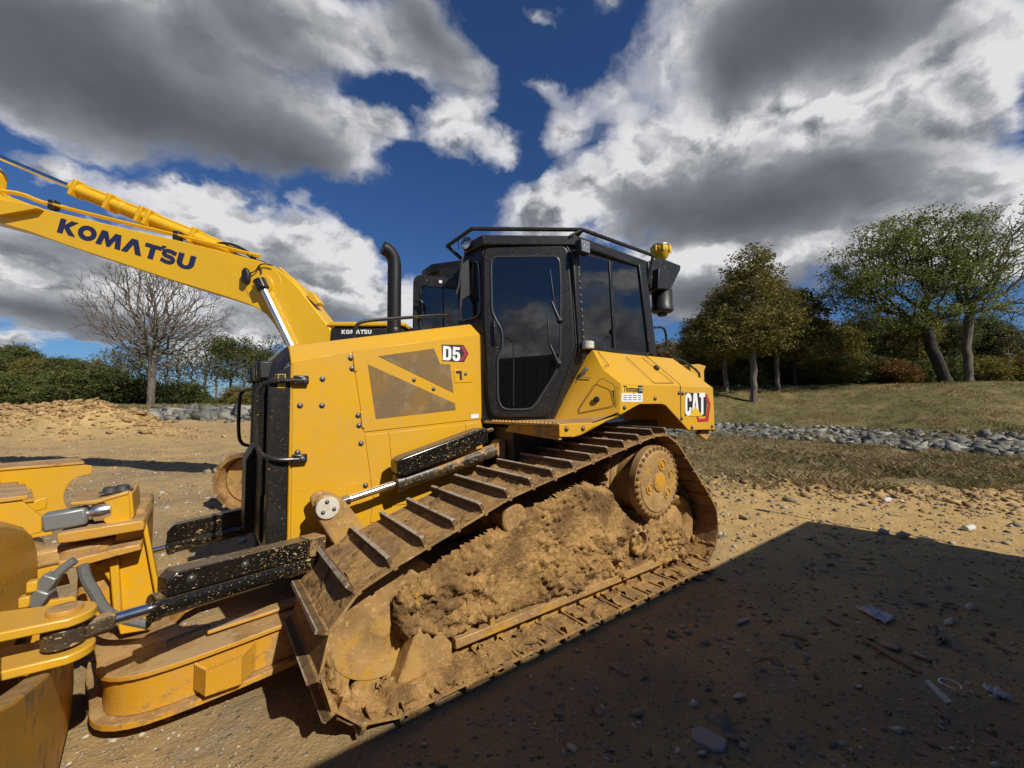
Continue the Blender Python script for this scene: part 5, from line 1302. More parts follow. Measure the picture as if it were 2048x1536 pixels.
# arm cylinder above the boom
a0, a1, a2 = atD(BD + .26)(-60, 290), atD(BD + .26)(147, 376), atD(BD + .26)(470, 506)
dd = (a2 - a1).normalized()
ac = MB().lathe(a1, dd, [(.075, -.02), (.105, 0), (.105, .12), (.088, .16), (.088, .9), (.098, .91), (.098, .98), (.088, .99), (.086, (a2 - a1).length - .1), (.05, (a2 - a1).length)], 24).build('arm_cylinder', M['lemon'], xv, .003)
MB().cyl(a0, a1, .045).build('piston_rod', M['chrome'], ac)
for off, rr_ in ((V(0, 0, .115), .026), (V(0, 0, -.115), .022)):
    MB().tube([a1 + off * .9 + dd * .12, a1 + off + dd * .4, a2 + off * .9 - dd * .4, a2 + off * .6], rr_, 8).build('cylinder_pipe', M['lemon'], ac)
for k in (.10, .75, 1.35, 1.50, 2.35): 
    MB().box(-.04, .04, -.12, .12, -.15, .15).v; c = a1 + dd * k
    MB().bar(c - dd * .035, c + dd * .035, .24, .29, (0, 0, 1)).build('pipe_clamp', M['lemon'], ac, .012)
# pipes and hoses lying on the boom
for j, (dy, dpt) in enumerate(((-7, .08), (-4, .20), (-8, .42))):
    pts = [(-60, 374 + dy), (0, 388 + dy), (45, 394 + dy), (80, 410 + dy), (108, 416 + dy), (240, 449 + dy), (352, 476 + dy), (455, 502 + dy), (520, 519 + dy)]
    MB().tube([atD(BD + dpt)(*p) for p in pts], .022, 8, 1).build('boom_pipe', M['lemon'], boom)
for px, py in ((108, 411), (356, 473)): c = atD(BD + .12)(px, py); MB().bar(c - RGT * .05, c + RGT * .05, .12, .16).build('pipe_clamp', M['rubber'], boom, .01)
for L in ([(432, 488), (450, 485), (478, 493), (500, 507), (511, 517)], [(440, 494), (465, 494), (490, 505), (507, 517)], [(470, 508), (490, 516), (510, 520), (530, 526)]):
    MB().tube([atD(BD + .2)(*p) for p in L], .022, 8, 2).build('hydraulic_hose', M['rubber'], boom)
for L in ([(560, 540), (588, 565), (606, 588), (616, 604)], [(602, 588), (640, 640), (652, 656)]):
    MB().tube([atD(BD + .10)(*p) - V(0, 0, -.03) for p in L], .02, 8).build('boom_pipe', M['lemon'], boom)
xpanel([(615, 580), (625, 584), (640, 606), (630, 609), (616, 596)], BD + .02, .18, 'hose_guard', 'lemon', boom, .01)
xpanel([(463, 547), (473, 546), (472, 555), (464, 556)], BD - .002, .003, 'lifting_label', 'labelyellow', boom, 0)
# arm hanging from the boom tip, beyond the left edge
A = atD(BD + .06)
arm_x = MB().prism([A(*p) for p in [(-40, 330), (-90, 270), (-140, 300), (-330, 620), (-420, 800), (-390, 815), (-190, 560), (-60, 430)]], FH * .40).build('arm', M['lemon'], xv, .012)
bk = [A(*p) for p in [(-420, 800), (-380, 800), (-330, 860), (-340, 940), (-420, 985), (-520, 960), (-450, 920), (-430, 860)]]
MB().prism([p - FH * .35 for p in bk], FH * 1.1).build('bucket', M['grey'], xv, .01)
# house: deck, engine cover, tool box, cab, counterweight, undercarriage
def rbox(r0, r1, d0, d1, z0, z1, nm, mt, par, bv=.03, top=0): 
    q = [W(r0, d0, z0), W(r1, d0, z0), W(r1, d1, z0), W(r0, d1, z0)]; t_ = [W(r0 + top, d0, z1), W(r1, d0, z1), W(r1, d1, z1), W(r0 + top, d1, z1)]
    return MB().loft(q, t_).build(nm, M[mt], par, bv)
rbox(-3.0, .0, 6.05, 8.3, 1.05, 1.35, 'deck', 'rubber', xv)
rbox(-1.45, .05, 7.1, 8.3, 1.35, 2.25, 'engine_cover', 'lemon', xv, .06)
tb_ = rbox(-2.78, -1.60, 5.95, 6.55, 1.35, 2.70, 'tool_box', 'cabblack', xv, .05, .10)
rbox(-2.74, -1.58, 5.93, 6.6, 2.702, 2.77, 'box_lid', 'lemon', tb_, .02, .06)
p0 = atD(5.945)(683, 668); word("KOMAT'SU", p0, RGT * .44, V(0, 0, .062), M['white'], tb_, .10)
MB().tube([W(-2.66, 5.94, 2.0), W(-2.64, 5.94, 2.45), W(-2.60, 5.94, 2.50), W(-1.7, 5.94, 2.50)], .012, 8).build('box_seam', M['rubber'], tb_)
cb = rbox(-1.52, -.30, 6.15, 7.1, 1.35, 3.46, 'excavator_cab', 'cabblack', xv, .10)
xw = [W(-1.40, 6.148, 2.35), W(-.42, 6.148, 2.35), W(-.42, 6.148, 3.24), W(-1.32, 6.148, 3.24), W(-1.40, 6.148, 3.12)]
pw = MB().prism(xw, -FH * .006).build('cab_window', M['glass'], cb)
MB().tube(xw + xw[:2], .014, 8).build('window_seal', M['rubber'], cb)
MB().bar(W(-1.02, 6.138, 2.35), W(-1.02, 6.138, 3.24), .03, .008, FH).build('window_bar', M['rubber'], cb)
MB().box(*(lambda a: (a.x - .03, a.x + .03, a.y - .02, a.y + .02, a.z - .03, a.z + .03))(W(-1.10, 6.14, 3.36))).build('white_marker', M['white'], cb)
MB().tube([W(-1.36, 6.10, 2.98), W(-1.30, 6.09, 2.98), W(-1.29, 6.09, 2.5)], .016, 8, 1).build('grab_rail', M['black'], cb)
# counterweight, slewing ring, crawlers
q = []
for k in range(9): a = math.radians(-60 + 120 * k / 8); q.append(W(-.15 + .42 * math.cos(a), 7.2 + 1.15 * math.sin(a), 1.05))
MB().prism([W(-.25, 6.2, 1.05)] + q + [W(-.25, 8.25, 1.05)], (0, 0, 1.05)).build('counterweight', M['lemon'], xv, .04)
MB().cyl(W(-1.9, 7.15, .72), W(-1.9, 7.15, 1.05), .6, n=32).build('slewing_ring', M['rubber'], xv)
rbox(-3.0, -1.6, 6.5, 8.1, .45, .75, 'centre_frame', 'lemon', xv)
for d0 in (5.95, 8.05):
    def loop(R_, n=11):
        return [(-3.92 + R_ * math.cos(math.radians(90 + 180 * k / (n - 1))), .44 + R_ * math.sin(math.radians(90 + 180 * k / (n - 1)))) for k in range(n)] + \
               [(-.98 + R_ * math.cos(math.radians(-90 + 180 * k / (n - 1))), .44 + R_ * math.sin(math.radians(-90 + 180 * k / (n - 1)))) for k in range(n)]
    o_, i_ = loop(.42), loop(.35); n_ = len(o_); t_ = MB()
    vs = [W(r, d0, z) for r, z in o_] + [W(r, d0, z) for r, z in i_] + [W(r, d0 + .60, z) for r, z in o_] + [W(r, d0 + .60, z) for r, z in i_]; fs = []
    for k in range(n_):
        q = (k + 1) % n_; fs += [(k, q, n_ + q, n_ + k), (2 * n_ + k, 3 * n_ + k, 3 * n_ + q, 2 * n_ + q), (k, 2 * n_ + k, 2 * n_ + q, q), (n_ + k, n_ + q, 3 * n_ + q, 3 * n_ + k)]
    t_.add(vs, fs); tr = t_.build('crawler_track', M['mud'], xv)
    P2 = np.array(o_ + o_[:1]); sg_ = np.hypot(*np.diff(P2, axis=0).T); cu = np.concatenate([[0], np.cumsum(sg_)]); ng = int(cu[-1] / .19)
    for k in range(ng):
        s = (k + .5) * cu[-1] / ng; j = np.searchsorted(cu, s) - 1; f = (s - cu[j]) / sg_[j]; q = P2[j] * (1 - f) + P2[j + 1] * f; dd_ = (P2[j + 1] - P2[j]) / sg_[j]
        nrm_ = RGT * (dd_[1]) - V(0, 0, dd_[0]); MB().bar(W(q[0], d0 - .004, q[1]), W(q[0], d0 + .604, q[1]), .035, .045, nrm_).build('grouser', M['shoe'], tr)
    for r in (-3.92, -.98): MB().lathe(W(r, d0 + .16, .44), FH, [(.08, 0), (.10, .0), (.12, .02), (.25, .02), (.32, 0), (.335, .01), (.335, .25), (.1, .27)], 28).build('track_wheel', M['yellow_mud'], tr)
    rbox(-3.6, -1.3, d0 + .14, d0 + .44, .28, .60, 'crawler_frame', 'yellow_mud', tr)

# ------------------------------------------------------------------ unseen container-shaped block added behind the viewer to throw the big shadow
ct = thing('shadow_caster', 'unseen grey corrugated block behind the viewer that casts the foreground shadow', 'container', (-1, -2.1, 0))
cm = plain('grey_corrugated_steel', (0.22, 0.24, 0.25), .5, 0, .2, 3)
m = MB(); x0, x1, y0, y1, zt_ = -8.5, 6.98, -3.4, -.86, 2.45
m.box(x0 + .05, x1 - .05, y0 + .05, y1 - .05, .05, zt_ - .02); m.build('shell', cm, ct)
m = MB()
for k in range(int((x1 - x0 - .4) / .28)): m.box(x0 + .2 + k * .28, x0 + .33 + k * .28, y0 + .02, y1 - .02, .16, zt_ - .12)
m.build('corrugation', cm, ct, 0.01)
m = MB()
for y in (y0, y1 - .12): m.box(x0, x1, y, y + .12, .0, .16); m.box(x0, x1, y, y + .12, zt_ - .12, zt_)
for x in (x0, x1 - .12):
    for y in (y0, y1 - .12): m.box(x, x + .12, y, y + .12, .16, zt_ - .12)
m.build('frame', cm, ct, .006)
pl_ = MB().tube([V(7.10, -1.1, 1.6), V(7.16, -1.1, 3.1)], .016, 8).build('pole', M['grey'], ct)
MB().lathe(V(7.16, -1.1, 3.08), (0, 0, 1), [(.05, 0), (.07, .02), (.07, .10), (.04, .13)], 14).build('pole_lamp', M['rubber'], pl_)
MB().box(6.97, 7.12, -1.14, -1.06, 1.7, 1.76).build('pole_bracket', M['grey'], pl_)

# ------------------------------------------------------------------ trees
def grow_tree(seed, trunk, blobs, npts, bal=.35, step=.5, droop=0.0):
    """trunk: list of points; blobs: (cx,cy,cz,rx,ry,rz,weight). Greedy balanced spanning tree. returns nodes, parent, tips"""
    r = np.random.default_rng(seed)
    nodes = []; par = []; plen = []
    for i in range(len(trunk) - 1):
        a, b = np.array(trunk[i]), np.array(trunk[i + 1]); k = max(1, int(np.linalg.norm(b - a) / step))
        for j in range(k):
            nodes.append(a + (b - a) * j / k + (r.normal(0, .02, 3) if nodes else 0)); par.append(len(nodes) - 2); plen.append(0 if len(nodes) == 1 else plen[-1] + step)
    nodes.append(np.array(trunk[-1], float)); par.append(len(nodes) - 2); plen.append(plen[-1] + step)
    wts = np.array([b[6] for b in blobs], float); wts /= wts.sum(); pts = []
    for k in r.choice(len(blobs), npts, p=wts):
        c = blobs[k]; v = r.normal(size=3); v /= np.linalg.norm(v); v *= r.random() ** .42
        pts.append([c[0] + v[0] * c[3], c[1] + v[1] * c[4], c[2] + v[2] * c[5]])
    pts = np.array(pts); base = np.array(trunk[-1]); pts = pts[np.argsort(np.linalg.norm(pts - base, axis=1))]
    cap = len(nodes) + npts * 12; N = np.zeros((cap, 3)); N[:len(nodes)] = nodes; PL = np.zeros(cap); PL[:len(nodes)] = plen; n = len(nodes); par = par + [0] * (cap - n); tips = []
    first = max(1, int(n * .45))
    PL0 = np.arange(n)
    for p in pts:
        dv = N[:n] - p; dist = np.sqrt((dv * dv).sum(1)); cost = dist + bal * PL[:n] + np.maximum(N[:n, 2] - p[2] - .1, 0) * .8
        cost[:first] += 5
        j = int(np.argmin(cost)); L = dist[j]; k = max(1, min(10, int(L / step))); a = N[j].copy(); prev = j
        side = r.normal(0, .10, 3) * L
        for q in range(1, k + 1):
            t = q / k; pos = a + (p - a) * t + side * t * (1 - t) + np.array([0, 0, (.35 - droop) * L * t * (1 - t)]) + r.normal(0, .03, 3) * (q < k)
            N[n] = pos; par[n] = prev; PL[n] = PL[prev] + L / k; prev = n; n += 1
        tips.append(n - 1)
    return N[:n], np.array(par[:n]), np.array(tips)


def tree_meshes(N, par, tips, r0, rtip, seed, leaves=0, lsize=.16, spread=.45, flat=.6):
    n = len(N); cnt = np.zeros(n); cnt[tips] = 1
    for i in range(n - 1, 0, -1): cnt[par[i]] += cnt[i]
    expo = math.log(r0 / rtip) / math.log(max(cnt[0], 2)); rad = rtip * np.maximum(cnt, .7) ** expo
    rad[0] *= 1.35
    i = np.arange(1, n); a = N[par[i]]; b = N[i]; ra = np.minimum(rad[par[i]], rad[i] * 1.25 + .004); rb = rad[i]
    d = b - a; L = np.linalg.norm(d, axis=1, keepdims=True) + 1e-9; d /= L
    e = np.cross(d, np.where(np.abs(d[:, 2:3]) < .8, [[0, 0, 1.]], [[1., 0, 0]])); e /= np.linalg.norm(e, axis=1, keepdims=True) + 1e-9; g = np.cross(d, e)
    S = 6; vs = []; 
    ang = np.arange(S) * 2 * math.pi / S
    ringp = lambda c, r: c[:, None, :] + (e[:, None, :] * np.cos(ang)[None, :, None] + g[:, None, :] * np.sin(ang)[None, :, None]) * r[:, None, None]
    vs = np.concatenate([ringp(a - d * .35 * ra[:, None], ra), ringp(b + d * .25 * rb[:, None], rb)], 1).reshape(-1, 3)
    k = np.arange(len(i))[:, None] * 2 * S; s = np.arange(S)[None, :]; s2 = (s + 1) % S
    fs = np.stack([k + s, k + s2, k + S + s2, k + S + s], -1).reshape(-1, 4)
    lv = lf = None
    if leaves:
        r = np.random.default_rng(seed + 99); c = N[r.choice(tips, leaves)] + r.normal(0, spread, (leaves, 3)) * np.array([1, 1, flat])
        u = r.normal(size=(leaves, 3)); u[:, 2] *= .7; u /= np.linalg.norm(u, axis=1, keepdims=True); w = np.cross(u, r.normal(size=(leaves, 3))); w /= np.linalg.norm(w, axis=1, keepdims=True)
        sz = (lsize * (.5 + r.random(leaves)))[:, None]
        lv = np.stack([c - u * sz, c - w * sz * .42, c + u * sz, c + w * sz * .42], 1).reshape(-1, 3); lf = np.arange(leaves * 4).reshape(-1, 4)
    return vs, fs, lv, lf


PROTO = {}
def proto(key, seed, trunk, blobs, npts, r0, rtip, leaves, leafmat, barkmat, lsize=.16, spread=.45, bal=.35, step=.5, droop=0, flat=.6):
    N, par, tips = grow_tree(seed, trunk, blobs, npts, bal, step, droop)
    vs, fs, lv, lf = tree_meshes(N, par, tips, r0, rtip, seed, leaves, lsize, spread, flat)
    t = np_mesh('trunk', vs, fs, M[barkmat], smooth=True); tm = t.data; bpy.data.objects.remove(t); cm_ = None
    if leaves: c = np_mesh('crown', lv, lf, M[leafmat]); cm_ = c.data; bpy.data.objects.remove(c)
    PROTO[key] = (tm, cm_)


def plant(name, key, px, d, label, cat='tree', group=None, scale=1.0, rot=0.0, sx=1.0, leafmat=None, sink=.1):
    r = (px - 1024) / F_PX * d; p = W(r, d, 0); p.z = tz(p.x, p.y) - sink
    root = bpy.data.objects.new(name, None); root.empty_display_size = .5; col.objects.link(root); root.location = p; root.rotation_euler = (0, 0, rot); root.scale = (scale * sx, scale * sx, scale)
    tag(root, label, cat, group); tm, cm_ = PROTO[key]
    t = bpy.data.objects.new('trunk', tm); col.objects.link(t); t.parent = root
    if cm_ is not None:
        c = bpy.data.objects.new('crown', cm_); col.objects.link(c); c.parent = root
        if leafmat: c.material_slots[0].link = 'OBJECT'; c.material_slots[0].material = M[leafmat]
    return root
VR = -YAW   # rotate so that local x runs to the right of the view
# bare tree on the left: fork low on the trunk, wide round crown
proto('bare', 5, [(0, 0, 0), (.0, 0, 2.2), (.05, 0, 4.6), (.3, .1, 6.2)], [(0, 0, 9.6, 7.4, 6.5, 4.4, 1.0), (-2, 0, 7.6, 5.4, 5, 1.4, .16), (3.5, 0, 7.9, 4.5, 4, 1.3, .14), (0, 0, 12.6, 4.2, 4, 1.9, .25)], 3300, .36, .011, 0, None, 'bark', bal=.50, step=.5)
proto('autumn', 8, [(0, 0, 0), (.05, 0, 2.0), (-.05, 0, 4.5), (.1, 0, 7.0), (0, 0, 9)], [(0, 0, 5.6, 2.7, 2.7, 2.6, 1), (.0, 0, 8.0, 1.6, 1.6, 2.0, .7), (-1.2, 0, 4.2, 2.2, 2, 1.5, .5), (1.0, 0, 4.8, 2.0, 2, 1.6, .4), (.3, 0, 9.3, .7, .7, .8, .12)], 620, .17, .009, 20000, 'leaf_autumn', 'bark', .085, .22, .30)
proto('willow', 12, [(0, 0, 0), (-.35, 0, 1.0), (-.95, 0, 2.5), (-1.2, 0, 3.6)], [(-3.2, 0, 8.0, 4.6, 4.2, 3.4, 1), (-1.6, 0, 10.3, 3.6, 3.6, 1.7, .55), (-5.8, 0, 6.6, 2.4, 2.6, 1.9, .35), (1.0, 0, 8.4, 2.8, 3.0, 2.6, .5), (-3.0, 0, 4.7, 3.6, 3.0, 1.0, .22), (1.8, 0, 5.6, 1.9, 2.2, 1.2, .2)], 1100, .34, .011, 44000, 'leaf_green', 'darkbark', .080, .25, .38, .5, .1, .55)
proto('halfbare', 17, [(0, 0, 0), (.0, 0, 2.5), (.2, 0, 4.6), (.6, 0, 6.0)], [(2.6, 0, 8.8, 3.4, 3.2, 3.2, 1), (4.2, 0, 11.0, 2.6, 2.4, 2.4, .5), (.2, 0, 8.0, 2.2, 2.2, 2.6, .4), (4.5, 0, 5.6, 2.6, 2.2, 1.6, .35)], 800, .26, .012, 2600, 'leaf_green', 'bark', .085, .35, .42)
proto('round', 21, [(0, 0, 0), (.0, 0, 1.2), (.1, 0, 2.6), (0, 0, 4.2)], [(0, 0, 4.2, 2.5, 2.5, 2.5, 1), (0.5, 0, 5.9, 1.5, 1.5, 1.4, .4), (-1.2, 0, 3.2, 1.6, 1.6, 1.3, .4), (1.1, 0, 2.8, 1.5, 1.5, 1.2, .4)], 420, .15, .009, 24000, 'leaf_dark', 'darkbark', .10, .27)
proto('loose', 25, [(0, 0, 0), (.0, 0, 2.0), (.1, 0, 4.0), (.2, 0, 5.6)], [(0, 0, 5.0, 2.2, 2.2, 2.2, 1), (-.8, 0, 6.4, 1.3, 1.3, 1.2, .4), (1.0, 0, 6.0, 1.4, 1.4, 1.5, .4)], 330, .12, .008, 9500, 'leaf_gold', 'bark', .10, .26)
proto('thin', 29, [(0, 0, 0), (.0, 0, 2.0), (.1, 0, 4.0)], [(0, 0, 5.4, 2.0, 2.0, 2.4, 1), (.6, 0, 6.6, 1.4, 1.4, 1.4, .5), (0, 0, 3.2, 1.6, 1.6, 1, .2)], 380, .11, .010, 420, 'leaf_dark', 'bark', .13, .3)
proto('bush', 33, [(0, 0, 0), (0, 0, .4), (.05, 0, .9)], [(0, 0, 1.3, 1.9, 1.7, 1.2, 1), (1.0, 0, 1.0, 1.3, 1.2, .9, .5), (-1.1, 0, 1.0, 1.2, 1.2, .9, .5)], 260, .06, .007, 13000, 'leaf_dark', 'darkbark', .085, .22)

plant('bare_tree', 'bare', 302, 38, 'tall bare tree with a wide leafless crown under the excavator boom', rot=VR, sx=.88)
plant('autumn_tree', 'autumn', 1507, 29, 'tall slender tree with thin brownish autumn leaves nearest the bulldozer cab', rot=VR, scale=1.13, sx=1.08)
plant('leaning_tree', 'willow', 1895, 28, 'big spreading green tree with a dark leaning trunk on the rise', rot=VR)
plant('half_bare_tree', 'halfbare', 1938, 28.6, 'tall half bare tree with a pale straight trunk beside the leaning green tree', rot=VR)
plant('broad_tree', 'round', 1590, 33, 'dense broad green tree right behind the tall slender autumn tree', rot=1.0, scale=1.16)
plant('broad_tree', 'round', 1412, 34, 'low green tree just right of the yellow bulldozer fender', rot=2.0, scale=.86, leafmat='leaf_gold')
plant('autumn_tree', 'autumn', 1452, 31.5, 'shorter autumn tree between the tall slender one and the bulldozer fender', rot=1.2, scale=.84, sx=1.2, leafmat='leaf_gold')
plant('autumn_tree', 'autumn', 1556, 31, 'middle sized rusty tree directly right of the tall slender autumn tree', rot=2.6, scale=.86, sx=1.15)
rr = random.Random(3); GR = 'trees of the wood beyond the rise'; GL = 'trees of the dark treeline on the left'
kinds = {'leaf_gold': 'yellowing', 'leaf_rust': 'rust coloured', 'leaf_dark': 'dark green', 'leaf_autumn': 'brownish'}
px = 1325; i = 0
while px < 2600:
    lm_ = rr.choice(['leaf_gold', 'leaf_rust', 'leaf_dark', 'leaf_autumn', 'leaf_gold', 'leaf_dark']); key = rr.choice(['round', 'loose', 'loose', 'thin', 'round']); d = rr.uniform(37, 50)
    sc = rr.uniform(.80, 1.10) * d / 42 * (1.0 if px < 1980 else .8)
    plant('wood_tree', key, px, d, ('thin bare tree in the wood beyond the grassy rise' if key == 'thin' else f'{kinds[lm_]} tree in the wood beyond the grassy rise'), group=GR, scale=sc, rot=rr.uniform(0, 6.28), leafmat=lm_, sx=rr.uniform(1.0, 1.3))
    px += rr.uniform(20, 36); i += 1
px = 1330
while px < 2560:
    plant('undergrowth_shrub', 'bush', px, rr.uniform(34, 40), 'low dark shrub at the foot of the wood beyond the rise', 'shrub', 'shrubs at the foot of the wood', scale=rr.uniform(.7, 1.15), rot=rr.uniform(0, 6.28), leafmat=rr.choice(['leaf_dark', 'leaf_gold', 'leaf_rust'])); px += rr.uniform(24, 44)
px = -420
while px < 560:
    d = rr.uniform(46, 58); bare_ = px > 300; key = rr.choice(['thin', 'thin', 'loose'] if bare_ else ['round', 'round', 'loose', 'thin']); lm_ = rr.choice(['leaf_dark', 'leaf_dark', 'leaf_dark', 'leaf_dark', 'leaf_autumn'])
    sc = (.92 if not bare_ else 1.0) * rr.uniform(.78, 1.2) * d / 50
    plant('treeline_tree', key, px, d, ('thin bare tree in the dark treeline on the left' if key == 'thin' else f'{kinds[lm_]} tree in the dark treeline on the left'), group=GL, scale=sc, rot=rr.uniform(0, 6.28), leafmat=lm_, sx=rr.uniform(1.0, 1.35))
    px += rr.uniform(17, 30)
px = -420
while px < 560:
    plant('treeline_shrub', 'bush', px, rr.uniform(43.5, 48), 'dark green shrub along the front of the left treeline', 'shrub', 'shrubs along the left treeline', scale=rr.choice([.7, 1.0, 1.3, 1.7]) * rr.uniform(.85, 1.1) * (1.0 if px < 290 else .75), rot=rr.uniform(0, 6.28), leafmat=rr.choice(['leaf_dark', 'leaf_dark', 'leaf_dark', 'leaf_autumn'])); px += rr.uniform(16, 28)
# wooden pole at the far right
pp = W((2020 - 1024) / F_PX * 36, 36, 0); pp.z = tz(pp.x, pp.y)
up_ = thing('utility_pole', 'thin grey wooden pole standing beyond the rise at the far right', 'pole', pp)
MB().cyl(pp - V(0, 0, .3), pp + V(0, 0, 3.2), .07, .05, n=10).build('mast', M['bark'], up_); MB().bar(pp + V(-.35, .2, 2.75), pp + V(.35, -.2, 2.75), .08, .08).build('crossarm', M['bark'], up_)

# ------------------------------------------------------------------ loose ground cover
_t = (1 + 5 ** .5) / 2
ICO_V = np.array([(-1, _t, 0), (1, _t, 0), (-1, -_t, 0), (1, -_t, 0), (0, -1, _t), (0, 1, _t), (0, -1, -_t), (0, 1, -_t), (_t, 0, -1), (_t, 0, 1), (-_t, 0, -1), (-_t, 0, 1)]) / math.hypot(1, _t)
ICO_F = np.array([(0, 11, 5), (0, 5, 1), (0, 1, 7), (0, 7, 10), (0, 10, 11), (1, 5, 9), (5, 11, 4), (11, 10, 2), (10, 7, 6), (7, 1, 8), (3, 9, 4), (3, 4, 2), (3, 2, 6), (3, 6, 8), (3, 8, 9), (4, 9, 5), (2, 4, 11), (6, 2, 10), (8, 6, 7), (9, 8, 1)])
CUB_V = np.array([(x, y, z) for z in (-1, 1) for y in (-1, 1) for x in (-1, 1)], float) * .75
CUB_F = np.array([(0, 2, 3, 1), (4, 5, 7, 6), (0, 1, 5, 4), (2, 6, 7, 3), (0, 4, 6, 2), (1, 3, 7, 5)])
def stones(name, label, X, Y, size, mt, seed, sinkf=.35, flat=.6, kind='stuff', slab=False):
    r = np.random.default_rng(seed); n = len(X); z = terrain(X, Y)[0]
    sc = size[:, None] * np.stack([.7 + .6 * r.random(n), .7 + .6 * r.random(n), flat * (.6 + .7 * r.random(n))], 1)
    BV, BF = (CUB_V, CUB_F) if slab else (ICO_V, ICO_F); nv = len(BV)
    v = BV[None] * (1 + r.normal(0, .24, (n, nv, 1))) + r.normal(0, .16 if slab else .10, (n, nv, 3)); v = v * sc[:, None, :]
    a = r.random(n) * 6.28; ca, sa = np.cos(a)[:, None], np.sin(a)[:, None]; b = r.normal(0, .42 if slab else .25, n); cb_, sb = np.cos(b)[:, None], np.sin(b)[:, None]
    y_, z_ = v[..., 1] * cb_ - v[..., 2] * sb, v[..., 1] * sb + v[..., 2] * cb_; x_, y_ = v[..., 0] * ca - y_ * sa, v[..., 0] * sa + y_ * ca
    P = np.stack([x_ + X[:, None], y_ + Y[:, None], z_ + (z + sc[:, 2] * (1 - 2 * sinkf))[:, None]], -1).reshape(-1, 3)
    F = (BF[None] + (np.arange(n) * nv)[:, None, None]).reshape(-1, BF.shape[1])
    o = np_mesh(name, P, F, M[mt]); tag(o, label, name.replace('_', ' '), kind=kind); return o
def ud(u, d): return u * FY_ + d * FX, -u * FX + d * FY_          # right/ahead metres to world x, y
r_ = np.random.default_rng(4)
# gravel over the yard, denser close by
n = 15000; d = 1.2 * np.exp(r_.random(n) * 2.6); u = (r_.random(n) * 2 - 1) * 1.45 * d; X, Y = ud(u, d)
s = np.clip(r_.lognormal(-4.9, .52, n), .0035, .045) * np.clip(d / 3.0, .8, 2.2); keep = ~((X > .2) & (X < 4.2) & (Y > 1.9) & (Y < 4.9))
stones('gravel', 'loose gravel scattered over the bare dirt of the yard', X[keep], Y[keep], s[keep], 'stone', 1)
n = 2600; d = 6 + r_.random(n) * 14; u = -d * (.25 + r_.random(n) * 1.2); X, Y = ud(u, d); stones('earth_clods', 'loose clods of earth over the yard left of the bulldozer', X, Y, np.clip(r_.lognormal(-4.0, .55, n), .008, .09), 'clod', 6, .4)
n = 5000; u = -19.0 - 2.2 + r_.normal(0, 3.2, n); d = 18.2 + r_.normal(0, 1.2, n); X, Y = ud(u, d); stones('spoil_clods', 'brown clods covering the heap of spoil on the left', X, Y, np.clip(r_.lognormal(-3.2, .6, n), .02, .20), 'clod', 7, .35)
n = 1500; q = .45 + r_.random(n) * .95; dr = 7.9 - 1.3 * sstep(q, .5, 1.2) + r_.normal(0, .45, n); X, Y = ud(q * dr, dr); stones('rut_clods', 'brown clods thrown up along the churned edge of the yard', X, Y, np.clip(r_.lognormal(-4.1, .6, n), .008, .08), 'clod', 8, .35, slab=True)
n = 420; d = 1.5 + r_.random(n) * 6; u = d * (r_.random(n) * 1.1 + .05); X, Y = ud(u, d); stones('debris', 'flat chips and scraps of debris on the shaded dirt at the right', X, Y, np.clip(r_.lognormal(-4.1, .6, n), .008, .06), 'stone', 15, .1, .16, slab=True)
# riprap in the ditch on the right and rubble on the left
n = 13000; q = .30 + r_.random(n) * 1.15; ditch = 21.5 - 7.6 * sstep(q, .50, 1.26); dr = ditch + np.clip(r_.normal(0, 1.6, n), -3.2, 3.2); X, Y = ud(q * dr, dr)
stones('riprap', 'grey limestone riprap lining the ditch below the grassy rise', X, Y, np.clip(r_.lognormal(-2.95, .62, n), .02, .24), 'riprap', 9, .25, .45, slab=True)
n = 2200; q = -.90 + r_.random(n) * .40; dr = 30 + r_.normal(0, 1.6, n); X, Y = ud(q * dr, dr); stones('limestone_rubble', 'pale limestone rubble in front of the left treeline', X, Y, np.clip(r_.lognormal(-1.7, .5, n), .08, .7), 'riprap', 10, .3, .6, slab=True)


def blades(name, label, X, Y, h, w, mt, seed, lean=.5):
    r = np.random.default_rng(seed); n = len(X); z = terrain(X, Y)[0] - .01; a = r.random(n) * 6.28
    dx, dy = np.cos(a) * w, np.sin(a) * w; lx, ly = r.normal(0, lean, n) * h, r.normal(0, lean, n) * h
    P = np.stack([np.stack([X - dx, Y - dy, z], 1), np.stack([X + dx, Y + dy, z], 1), np.stack([X + lx * .4 + dx * .6, Y + ly * .4 + dy * .6, z + h * .6], 1), np.stack([X + lx, Y + ly, z + h], 1)], 1).reshape(-1, 3)
    F = np.arange(n * 4).reshape(-1, 4); o = np_mesh(name, P, F, M[mt]); tag(o, label, name.replace('_', ' '), kind='stuff')
n = 70000; q = .34 + r_.random(n) * 1.1; rel = 1.4 + r_.random(n) ** 1.3 * 15; d = 21.5 - 7.6 * sstep(q, .50, 1.26) + rel; X, Y = ud(q * d, d); k = fbm2(X, Y, .8, 31) > .33; tuft = .35 + 2.2 * np.clip(fbm2(X, Y, 1.3, 37) - .3, 0, 1)
blades('grass', 'short dry grass covering the rise on the right', X[k], Y[k], r_.uniform(.03, .16, k.sum()) * tuft[k], r_.uniform(.006, .014, k.sum()), 'grass', 1)
n = 90000; q = .34 + r_.random(n) * 1.1; ditch = 21.5 - 7.6 * sstep(q, .50, 1.26); d = 7.0 + r_.random(n) ** .9 * (ditch + .6 - 7.0); X, Y = ud(q * d, d); k = fbm2(X, Y, .9, 33) > .66 - .34 * sstep(d, 7.0, 9.6) + .22 * sstep(d - ditch, -2.6, -1.4)
